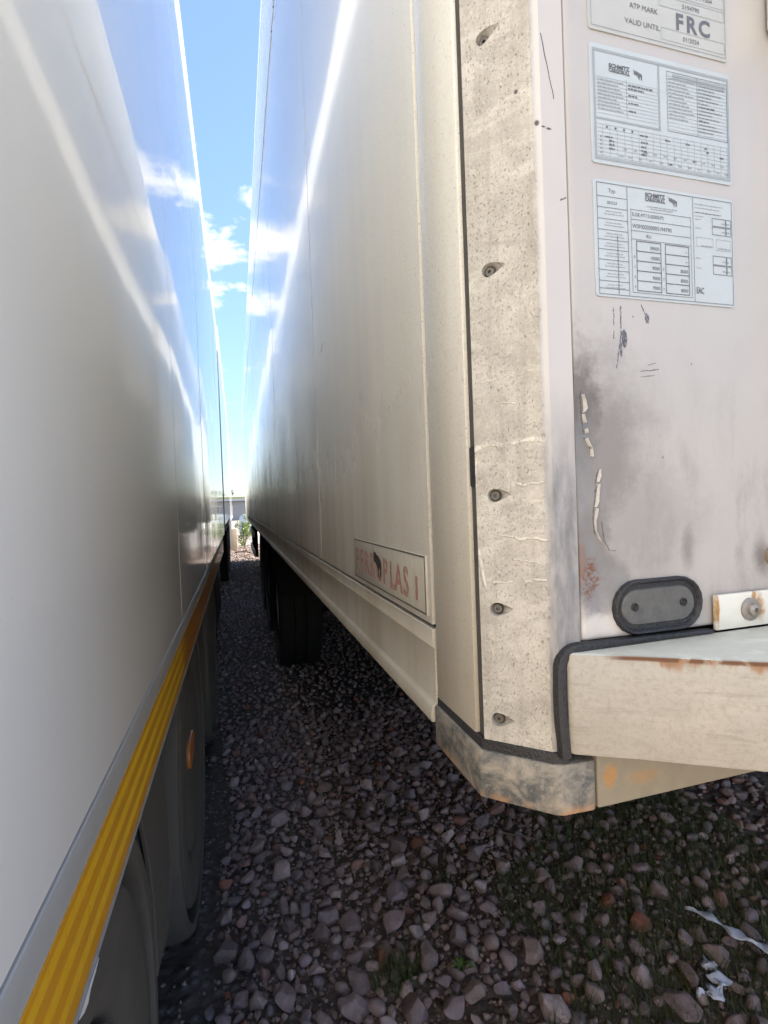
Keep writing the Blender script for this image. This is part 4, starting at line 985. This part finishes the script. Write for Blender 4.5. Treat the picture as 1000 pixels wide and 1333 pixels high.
# ------------------------------------------------------------------ second trailer in line on the left
def plain_trailer(XF0, XF1, YF0, YF1, ZFB, ZFT, label, axF, leg, out, sk_):
    ft = empty('semi_trailer', ((XF0 + XF1) / 2, YF0, 0), label, 'trailer')
    MB().box(XF0 + 0.008, XF1 - 0.008, YF0 + 0.01, YF1 - 0.01, ZFB, ZFT - 0.02).build('body', 'gap_dark', ft)
    MB().box(XF0 - 0.003, XF1 + 0.003, YF0, YF1, ZFT - 0.05, ZFT + 0.01).build('roof_rail', 'clean_white', ft, 0.008)
    nseg = 6; st = (YF1 - YF0 - 0.02) / nseg
    for xs_, o_ in ((XF1, 1), (XF0, -1)):
        for i in range(nseg):
            y0 = YF0 + 0.01 + i * st; tl = [rr.uniform(-0.001, 0.001) for _ in range(4)]
            panel('side_panel', 'clean_white', ft, xs_, o_, y0, y0 + st - 0.003, ZFB + 0.08, ZFT - 0.053, 0.006, tl, 0.001)
        MB().box(min(xs_ - 0.02 * o_, xs_ + 0.004 * o_), max(xs_ - 0.02 * o_, xs_ + 0.004 * o_), YF0, YF1, ZFB - 0.02, ZFB + 0.077).build('lower_rail', 'alloy', ft, 0.003)
    for yy in (YF0, YF1): MB().box(XF0 + 0.01, XF1 - 0.01, yy - 0.004 if yy == YF0 else yy - 0.009, yy + 0.009 if yy == YF0 else yy + 0.004, ZFB + 0.002, ZFT - 0.053).build('end_panel', 'clean_white', ft, 0.003)
    chassis(ft, XF0, XF1, YF0 + 0.1, YF1, ZFB - 0.022, axF, 0.5, leg)
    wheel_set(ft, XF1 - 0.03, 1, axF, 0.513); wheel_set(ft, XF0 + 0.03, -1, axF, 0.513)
    xs_ = XF1 if out > 0 else XF0
    rounded_panel(sk_[0], sk_[1], CZ - 1.05, ZFB - 0.023, 0.08, min(xs_ - 0.05 * out, xs_ - 0.03 * out), max(xs_ - 0.05 * out, xs_ - 0.03 * out)).build('side_skirt', 'skirt', ft, 0.003)
plain_trailer(-2.72, -0.172, 7.75, 20.0, CZ - 0.30, CZ + 2.62, 'white trailer without tape parked nose to tail beyond the taped one', [10.3, 11.6, 12.9], 18.2, 1, (13.9, 18.0))
plain_trailer(3.22, 5.77, 0.3, 13.9, CZ - 0.27, CZ + 2.55, 'unseen white trailer added beside the dirty one to block low sun', [3.2, 4.5, 5.8], 11.8, -1, (7.0, 11.2))  # added out of view to keep low sun from under the dirty trailer

# ------------------------------------------------------------------ gravel
def ico(sub):
    bm = bmesh.new(); bmesh.ops.create_icosphere(bm, subdivisions=sub, radius=1.0)
    v = np.array([q.co[:] for q in bm.verts]); f = np.array([[x.index for x in q.verts] for q in bm.faces]); bm.free(); return v, f
def stone_shape(sub, seed):
    v, f = ico(sub); r = np.random.default_rng(seed); v = v.copy()
    for _ in range(13):
        nn = r.normal(size=3); nn /= np.linalg.norm(nn); d_ = r.uniform(0.46, 0.80)
        ex = np.maximum(v @ nn - d_, 0); v -= ex[:, None] * nn[None] * 0.96
    v *= np.array([1.0, r.uniform(0.62, 0.95), r.uniform(0.42, 0.72)])
    for i in range(len(v)):
        q = Vector(v[i] * 1.7 + seed); v[i] *= 1 + 0.16 * mnoise.noise(q) + 0.05 * mnoise.noise(q * 2.7)
    return v, f
def rotm(rz, rx, ry):
    return np.array(Matrix.Rotation(rz, 3, 'Z') @ Matrix.Rotation(rx, 3, 'X') @ Matrix.Rotation(ry, 3, 'Y'))
def bare_soil(x, y):
    """packed earth beside the clean trailer's wheels, few stones"""
    return x < -0.10 + 0.06 * mnoise.noise(Vector((y * 2.2, 0.3, 0))) - max(0.0, (y - 2.2)) * 0.06
def mossy(x, y):
    n_ = mnoise.noise(Vector((x * 2.1, y * 2.1, 5.5)))
    return (x > 0.62 and y < 2.3) and n_ > -0.10 or math.hypot((x - 0.40) / 0.09, (y - 1.42) / 0.07) < 1
class Hash:
    def __init__(s, c): s.c = c; s.d = {}
    def ok(s, x, y, r, k_):
        i, j = int(x // s.c), int(y // s.c)
        for a in range(i - 1, i + 2):
            for b in range(j - 1, j + 2):
                for (X, Y_, R2) in s.d.get((a, b), ()):
                    if (X - x) ** 2 + (Y_ - y) ** 2 < (k_ * (R2 + r)) ** 2: return False
        return True
    def put(s, x, y, r): s.d.setdefault((int(x // s.c), int(y // s.c)), []).append((x, y, r))
hs = Hash(0.13)
pr_ = random.Random(21)
big_meshes = []
for q in range(14):
    v, f = stone_shape(3, 100 + q)
    me = bpy.data.meshes.new('stone'); me.from_pydata([tuple(x) for x in v], [], [tuple(int(i) for i in x) for x in f]); me.shade_smooth(); me.set_sharp_from_angle(angle=R_(38)); me.materials.append(MATS['stone']); big_meshes.append(me)
placed = 0; tries = 0
def add_stone(x, y, r):
    global placed
    me = big_meshes[pr_.randrange(14)]
    o = bpy.data.objects.new('stone', me); col.objects.link(o); o.parent = ground
    o.location = (x, y, r * pr_.uniform(0.18, 0.42)); o.scale = (r, r * pr_.uniform(0.85, 1.1), r * pr_.uniform(0.8, 1.15))
    o.rotation_euler = (pr_.uniform(-0.5, 0.5), pr_.uniform(-0.5, 0.5), pr_.uniform(0, 6.28))
    hs.put(x, y, r); placed += 1
for (x, y, r) in ((0.43, 1.585, 0.060), (0.10, 1.95, 0.052), (0.50, 1.43, 0.050), (0.58, 1.30, 0.050), (0.80, 1.36, 0.056), (1.00, 1.62, 0.045), (0.25, 1.36, 0.052), (0.40, 1.30, 0.055), (0.02, 2.12, 0.05), (1.18, 1.34, 0.048), (0.93, 1.25, 0.042), (0.20, 1.62, 0.046)):
    add_stone(x, y, r)
while placed < 300 and tries < 20000:
    tries += 1
    y = 0.92 + 1.75 * pr_.random() ** 1.25; x = pr_.uniform(-0.14, 1.55)
    r = 0.024 + 0.030 * pr_.random() ** 1.4
    if bare_soil(x, y): continue
    if mossy(x, y) and pr_.random() < 0.72: continue
    if not hs.ok(x, y, r, 0.74): continue
    add_stone(x, y, r)
# everything smaller or farther: one mesh of real stones
shapes2 = [stone_shape(2, 300 + q) for q in range(18)]
shapes1 = [stone_shape(1, 500 + q) for q in range(10)]
PAL = np.array([(0.185, 0.148, 0.141), (0.224, 0.18, 0.167), (0.146, 0.116, 0.11), (0.202, 0.164, 0.144), (0.258, 0.216, 0.201), (0.163, 0.136, 0.133), (0.31, 0.268, 0.247), (0.20, 0.125, 0.10), (0.17, 0.15, 0.155), (0.19, 0.075, 0.045)])
PW = np.array([0.16, 0.14, 0.15, 0.13, 0.09, 0.12, 0.06, 0.07, 0.06, 0.02]); PW /= PW.sum()
V, F, T = [], [], []; nv = 0
def emit(shape, x, y, z, r, flat=1.0):
    global nv
    v, f = shape
    M3 = rotm(pr_.uniform(0, 6.28), pr_.uniform(-0.6, 0.6), pr_.uniform(-0.6, 0.6))
    q = (v * r) @ M3.T + np.array((x, y, z))
    V.append(q); F.append(f + nv); nv += len(v)
    c_ = PAL[rng.choice(len(PAL), p=PW)] * rng.uniform(0.8, 1.15)
    T.append(np.tile(np.append(c_, 1.0), (len(v), 1)))
def scatter(n_, x0, x1, y0, y1, rmin, rmax, pw, shapes, keep, k_=0.72, moss_keep=0.35, ypw=1.0):
    for _ in range(n_):
        x = pr_.uniform(x0, x1); y = y0 + (y1 - y0) * pr_.random() ** ypw
        if bare_soil(x, y) and pr_.random() > keep: continue
        if mossy(x, y) and pr_.random() > moss_keep: continue
        r = rmin + (rmax - rmin) * pr_.random() ** pw
        if k_ > 0:
            if not hs.ok(x, y, r, k_): continue
            hs.put(x, y, r)
        emit(shapes[pr_.randrange(len(shapes))], x, y, r * pr_.uniform(0.1, 0.5), r)
scatter(15000, -0.35, 2.3, 0.1, 3.4, 0.017, 0.040, 1.35, shapes2, 0.02, 0.66)
scatter(16000, -0.35, 2.3, 0.1, 3.4, 0.008, 0.016, 1.2, shapes2, 0.06, 0.56)
scatter(9000, -0.25, 1.5, 0.8, 3.2, 0.004, 0.009, 1.0, shapes1, 0.25, 0.0, 0.8)
scatter(12000, -0.35, 1.9, 3.3, 8.5, 0.014, 0.034, 1.5, shapes1, 0.4, 0.70)
scatter(5000, -0.35, 1.2, 8.4, 20.0, 0.02, 0.05, 1.6, shapes1, 0.8, 0.7)
V = np.concatenate(V); F = np.concatenate(F); T = np.concatenate(T)
me = bpy.data.meshes.new('gravel'); me.vertices.add(len(V)); me.vertices.foreach_set('co', V.astype(np.float32).ravel())
me.loops.add(F.size); me.loops.foreach_set('vertex_index', F.astype(np.int32).ravel())
me.polygons.add(len(F)); me.polygons.foreach_set('loop_start', np.arange(0, F.size, 3, dtype=np.int32)); me.polygons.foreach_set('loop_total', np.full(len(F), 3, dtype=np.int32))
me.update(calc_edges=True); me.validate()
at = me.color_attributes.new('tint', 'FLOAT_COLOR', 'POINT'); at.data.foreach_set('color', T.astype(np.float32).ravel())
me.shade_smooth()
go = mesh_obj('gravel', me, 'gravel'); tag(go, 'loose grey and brown crushed gravel between the trailers', 'gravel', None, 'stuff')

# grass and weeds between the stones
def blade(mb, x, y, h, ang, lean, wd):
    ca, sa = math.cos(ang), math.sin(ang); tx, ty = -sa, ca
    p0 = Vector((x, y, 0.0)); p1 = p0 + Vector((ca * lean * 0.35, sa * lean * 0.35, h * 0.6)); p2 = p0 + Vector((ca * lean, sa * lean, h))
    t = Vector((tx, ty, 0)) * wd
    mb.add([p0 - t, p0 + t, p1 - t * 0.7, p1 + t * 0.7, p2], [(0, 1, 3, 2), (2, 3, 4)])
gb = MB(); gr = random.Random(4)
cnt = 0
while cnt < 15000:
    x, y = gr.uniform(0.15, 1.9), gr.uniform(0.7, 2.6)
    if not mossy(x, y): 
        if gr.random() > 0.03: continue
    cnt += 1
    blade(gb, x, y, gr.uniform(0.015, 0.055), gr.uniform(0, 6.28), gr.uniform(0.008, 0.035), gr.uniform(0.0006, 0.0015))
for (cx, cy_, n_, rad, hh) in ((0.40, 1.415, 130, 0.045, 0.06), (0.66, 1.72, 90, 0.06, 0.05), (0.09, 1.82, 40, 0.02, 0.03), (0.98, 1.25, 90, 0.05, 0.05), (1.35, 1.5, 100, 0.08, 0.05)):
    for _ in range(n_): blade(gb, cx + gr.gauss(0, rad * 0.6), cy_ + gr.gauss(0, rad * 0.6), gr.uniform(0.4, 1) * hh, gr.uniform(0, 6.28), gr.uniform(0.01, 0.035), gr.uniform(0.0009, 0.002))
go = gb.build('grass', 'grass'); tag(go, 'short dark grass and moss growing among the gravel', 'grass', None, 'stuff')
def weed(x, y, seed, label):
    r = random.Random(seed); root = empty('weed', (x, y, 0), label, 'plant', None)
    MB().tube([(x, y, 0), (x + 0.004, y, 0.03)], [0.002, 0.001], 6).build('stem', 'weed', root)
    for q in range(6):
        a = q * 1.05 + r.uniform(-0.3, 0.3); L = r.uniform(0.028, 0.042); wd = L * 0.38; z = 0.012 + 0.004 * q
        ca, sa = math.cos(a), math.sin(a); mb = MB()
        for t, ww, zz in ((0.0, 0.1, 0.0), (0.3, 0.8, 0.010), (0.6, 1.0, 0.014), (0.85, 0.6, 0.012), (1.0, 0.05, 0.006)):
            c_ = Vector((x + ca * L * t, y + sa * L * t, z + zz)); s_ = Vector((-sa, ca, 0)) * wd * ww * 0.5
            mb.v += [c_ - s_ + Vector((0, 0, 0.003)), c_, c_ + s_ + Vector((0, 0, 0.003))]
        for i in range(4):
            b_ = i * 3; mb.f += [(b_, b_ + 1, b_ + 4, b_ + 3), (b_ + 1, b_ + 2, b_ + 5, b_ + 4)]
        mb.build('leaf', 'weed', root, smooth=True)
weed(0.575, 1.365, 1, 'small bright green weed sprouting beside the rusty brown stone')

# scraps
def ribbon(name, pts, wd, material, label, cat, seed, crumple=0.006):
    r = random.Random(seed); mb = MB(); P = [Vector(q) for q in pts]; fine = []
    for i in range(len(P) - 1):
        for q in range(5): fine.append(P[i].lerp(P[i + 1], q / 5))
    fine.append(P[-1]); n_ = len(fine); K = 6
    base = P[0].copy(); base.z = 0
    for i, c_ in enumerate(fine):
        t = (fine[min(i + 1, n_ - 1)] - fine[max(i - 1, 0)]).normalized(); s_ = t.cross(Vector((0, 0, 1))).normalized()
        tw = wd * (0.55 + 0.45 * math.sin(i * 0.9 + seed)) * (0.4 + 0.6 * math.sin(math.pi * (i + 0.6) / (n_ + 0.2)))
        for k_ in range(K + 1):
            u = k_ / K - 0.5
            mb.v.append(c_ + s_ * (u * tw) + Vector((0, 0, crumple * mnoise.noise(Vector((i * 0.7, k_ * 0.9, seed))) + 0.35 * wd * (0.25 - u * u) * (1 + math.sin(i * 1.3)))))
    for i in range(n_ - 1):
        for k_ in range(K): a = i * (K + 1) + k_; mb.f.append((a, a + 1, a + K + 2, a + K + 1))
    o = mb.build(name, material, None, smooth=True, angle=50, origin=base); s_ = o.modifiers.new('thickness', 'SOLIDIFY'); s_.thickness = 0.0008
    tag(o, label, cat); return o
ribbon('plastic_strip', [(1.340, 1.325, 0.035), (1.375, 1.275, 0.040), (1.390, 1.22, 0.038), (1.405, 1.165, 0.042), (1.44, 1.115, 0.038), (1.50, 1.06, 0.03)], 0.046, 'plastic_white', 'long torn strip of bluish white plastic lying on the gravel', 'litter', 3)
ribbon('plastic_scrap', [(1.140, 1.098, 0.030), (1.165, 1.075, 0.034), (1.20, 1.075, 0.038), (1.225, 1.105, 0.040), (1.235, 1.14, 0.034), (1.245, 1.17, 0.03)], 0.066, 'plastic_white', 'short crumpled scrap of bluish white plastic in the grass', 'litter', 8, 0.012)
ribbon('strap', [(0.36, 7.1, 0.05), (0.35, 6.7, 0.055), (0.345, 6.3, 0.05), (0.335, 5.9, 0.055), (0.345, 5.65, 0.05)], 0.07, 'strap_blue', 'blue strap lying on the ground below the dirty trailer', 'strap', 5)
tw = MB().tube([(0.98, 1.86, 0.03), (1.05, 1.80, 0.035), (1.12, 1.745, 0.03)], [0.003, 0.0025, 0.0015], 6).build('twig', 'bark', None, origin=(0.98, 1.86, 0)); tag(tw, 'thin dry twig on the gravel behind the rusty corner', 'twig')

# ------------------------------------------------------------------ sunlit things beyond the gap
blk = MB().box(-0.62, -0.02, 17.6, 18.0, 0.0, 0.72).build('concrete_block', 'concrete_block', None, 0.02, origin=(-0.2, 17.8, 0)); tag(blk, 'sunlit sand coloured concrete block at the end of the gap', 'block')
def leafy(name, cx, cy_, z0, rx, ry, rz, nleaf, lsize, leafmat, stems, seed, label, cat):
    r = random.Random(seed); root = empty(name, (cx, cy_, 0), label, cat)
    sb = MB()
    for q in range(stems):
        a = r.uniform(0, 6.28); e = Vector((cx + rx * 0.7 * math.cos(a) * r.random(), cy_ + ry * 0.7 * math.sin(a) * r.random(), z0 + rz * r.uniform(0.0, 0.7)))
        b_ = Vector((cx + 0.05 * rx * math.cos(a), cy_ + 0.05 * ry * math.sin(a), 0)); mid = b_.lerp(e, 0.5) + Vector((r.uniform(-1, 1) * rx * 0.1, 0, 0))
        sb.tube([b_, mid, e], [0.03 * rx + 0.005, 0.02 * rx + 0.004, 0.003], 6)
    sb.build('trunk', 'bark', root, smooth=True)
    lb = MB(); clumps = [(Vector((r.gauss(0, 0.45), r.gauss(0, 0.45), r.gauss(0, 0.45))), r.uniform(0.22, 0.45)) for _ in range(max(5, nleaf // 60))]
    for _ in range(nleaf):
        c0, cr = clumps[r.randrange(len(clumps))]
        q = c0 + Vector((r.gauss(0, 1), r.gauss(0, 1), r.gauss(0, 1))) * cr * 0.55
        c_ = Vector((cx + q.x * rx, cy_ + q.y * ry, max(0.03, z0 + q.z * rz)))
        n_ = Vector((r.gauss(0, 1), r.gauss(0, 1), abs(r.gauss(0, 1)) + 0.3)).normalized(); t = n_.orthogonal().normalized(); b_ = n_.cross(t); s_ = lsize * r.uniform(0.6, 1.3)
        lb.add([c_ - t * s_, c_ + b_ * s_ * 0.5, c_ + t * s_, c_ - b_ * s_ * 0.5], [(0, 1, 2, 3)])
    lb.build('crown', leafmat, root)
    return root
leafy('bush', 0.19, 18.3, 0.66, 0.30, 0.30, 0.46, 1100, 0.035, 'bush_leaf', 9, 3, 'bright green sunlit bush beside the concrete block', 'bush')
bagm = MB(); N = 20
prof = [(0.02, 0.0), (0.42, 0.0), (0.47, 0.12), (0.49, 0.4), (0.48, 0.75), (0.42, 0.98), (0.26, 1.08), (0.10, 1.10), (0.05, 1.16), (0.0001, 1.16)]
bagm.lathe(prof, (0.55, 27.0, 0.0), 'z', 1, N)
bagm.v = [(x + 0.03 * mnoise.noise(Vector((x * 6, y * 6, z * 6))), y + 0.03 * mnoise.noise(Vector((x * 6 + 9, y * 6, z * 6))), z) for x, y, z in bagm.v]
bag = bagm.build('bulk_bag', 'bag_white', None, smooth=True, angle=60, origin=(0.55, 27.0, 0)); tag(bag, 'white tied bulk bag standing in the yard behind the bush', 'bag')
# dry branches on the lit ground
for q, (x, y, a, L) in enumerate(((0.05, 14.9, 0.5, 1.1), (-0.1, 15.8, -0.6, 1.2), (0.25, 16.2, 2.4, 0.9), (0.15, 14.4, 0.15, 0.8))):
    root = empty('dry_branch', (x, y, 0), ['forked dry branch lying on the sunlit gravel past the trailers', 'long dry branch lying before the concrete block', 'short dry branch lying before the green bush', 'thin dry branch lying at the edge of the shade'][q], 'branch', 'dry branches on the ground')
    pts = [(x + math.cos(a) * L * t, y + math.sin(a) * L * t, 0.04 + 0.07 * math.sin(3.0 * t + q)) for t in (0, 0.3, 0.6, 0.85, 1)]
    MB().tube(pts, [0.02, 0.017, 0.013, 0.009, 0.004], 7).build('stem', 'bark', root, smooth=True)
    for t, s_ in ((1, 0.9), (2, -0.8), (3, 0.7)):
        p0 = Vector(pts[t]); MB().tube([p0, p0 + Vector((math.cos(a + s_) * L * 0.22, math.sin(a + s_) * L * 0.22, 0.08)), p0 + Vector((math.cos(a + s_) * L * 0.4, math.sin(a + s_) * L * 0.4, 0.14))], [0.009, 0.006, 0.002], 6).build('twig', 'bark', root, smooth=True)
# shed
sx0, sx1, sy, sh = -9.0, 13.0, 62.0, 2.15
shed = empty('shed', (2.0, sy, 0), 'long low grey shed with white framed windows at the yard end', 'shed')
wins = [(-7.4 + q * 2.9) for q in range(7)]
cuts = []
for x in wins: cuts += [x, x + 1.15]
edges = [sx0] + cuts + [sx1]
for q in range(len(edges) - 1):
    if q % 2 == 0: MB().box(edges[q], edges[q + 1], sy, sy + 0.2, 0, sh).build('wall', 'shed_wall', shed)
    else:
        MB().box(edges[q], edges[q + 1], sy, sy + 0.2, 0, 0.75).build('wall', 'shed_wall', shed)
        MB().box(edges[q], edges[q + 1], sy, sy + 0.2, 1.75, sh).build('wall', 'shed_wall', shed)
        fm = MB().box(edges[q], edges[q + 1], sy + 0.02, sy + 0.10, 0.75, 0.84).box(edges[q], edges[q + 1], sy + 0.02, sy + 0.10, 1.66, 1.75).box(edges[q], edges[q] + 0.09, sy + 0.02, sy + 0.10, 0.84, 1.66).box(edges[q + 1] - 0.09, edges[q + 1], sy + 0.02, sy + 0.10, 0.84, 1.66).box(edges[q] + 0.53, edges[q] + 0.62, sy + 0.02, sy + 0.10, 0.84, 1.66)
        wf = fm.build('window', 'frame_white', shed)
        MB().box(edges[q] + 0.09, edges[q + 1] - 0.09, sy + 0.06, sy + 0.07, 0.84, 1.66).build('pane', 'glass_dark', wf)
MB().box(sx0, sx1, sy + 5.0, sy + 5.2, 0, sh).build('wall', 'shed_wall', shed)
MB().prism([(sy - 0.25, sh + 0.002), (sy + 5.4, sh + 0.30), (sy + 5.4, sh + 0.42), (sy - 0.25, sh + 0.12)], 'x', sx0 - 0.2, sx1 + 0.2).build('roof', 'shed_roof', shed)
for xx in (sx0, sx1 - 0.2): MB().prism([(sy + 0.2, 0), (sy + 5.0, 0), (sy + 5.0, sh + 0.24), (sy + 0.2, sh)], 'x', xx, xx + 0.2).build('end_wall', 'shed_wall', shed)
# trees along the ridge
tl_ = ['small round tree on the far ridge above the shed', 'broad scrubby tree low on the far hillside', 'narrow tree on the far ridge apart from the round one', 'pair topped tree on the far slope']
for q, (x, y, h) in enumerate(((-3.0, 330, 4.6), (6.5, 300, 3.4), (14, 345, 5.5), (-16, 315, 4.2))):
    t_ = (y - 170) / 260; zz = 10.6 * math.sin(min(t_ * 1.25, 1) * math.pi / 2) * (0.86 + 0.20 * mnoise.noise(Vector((x * 0.008, y * 0.008, 3)))) - 0.5
    r0 = leafy('hill_tree', x, y, h * 0.6, h * 0.42, h * 0.42, h * 0.45, 420, h * 0.06, 'tree_leaf', 3, 60 + q, tl_[q], 'tree')
    r0.location.z = zz; r0['group'] = 'trees on the far ridge'
print('stones', placed, 'gravel tris', len(F))
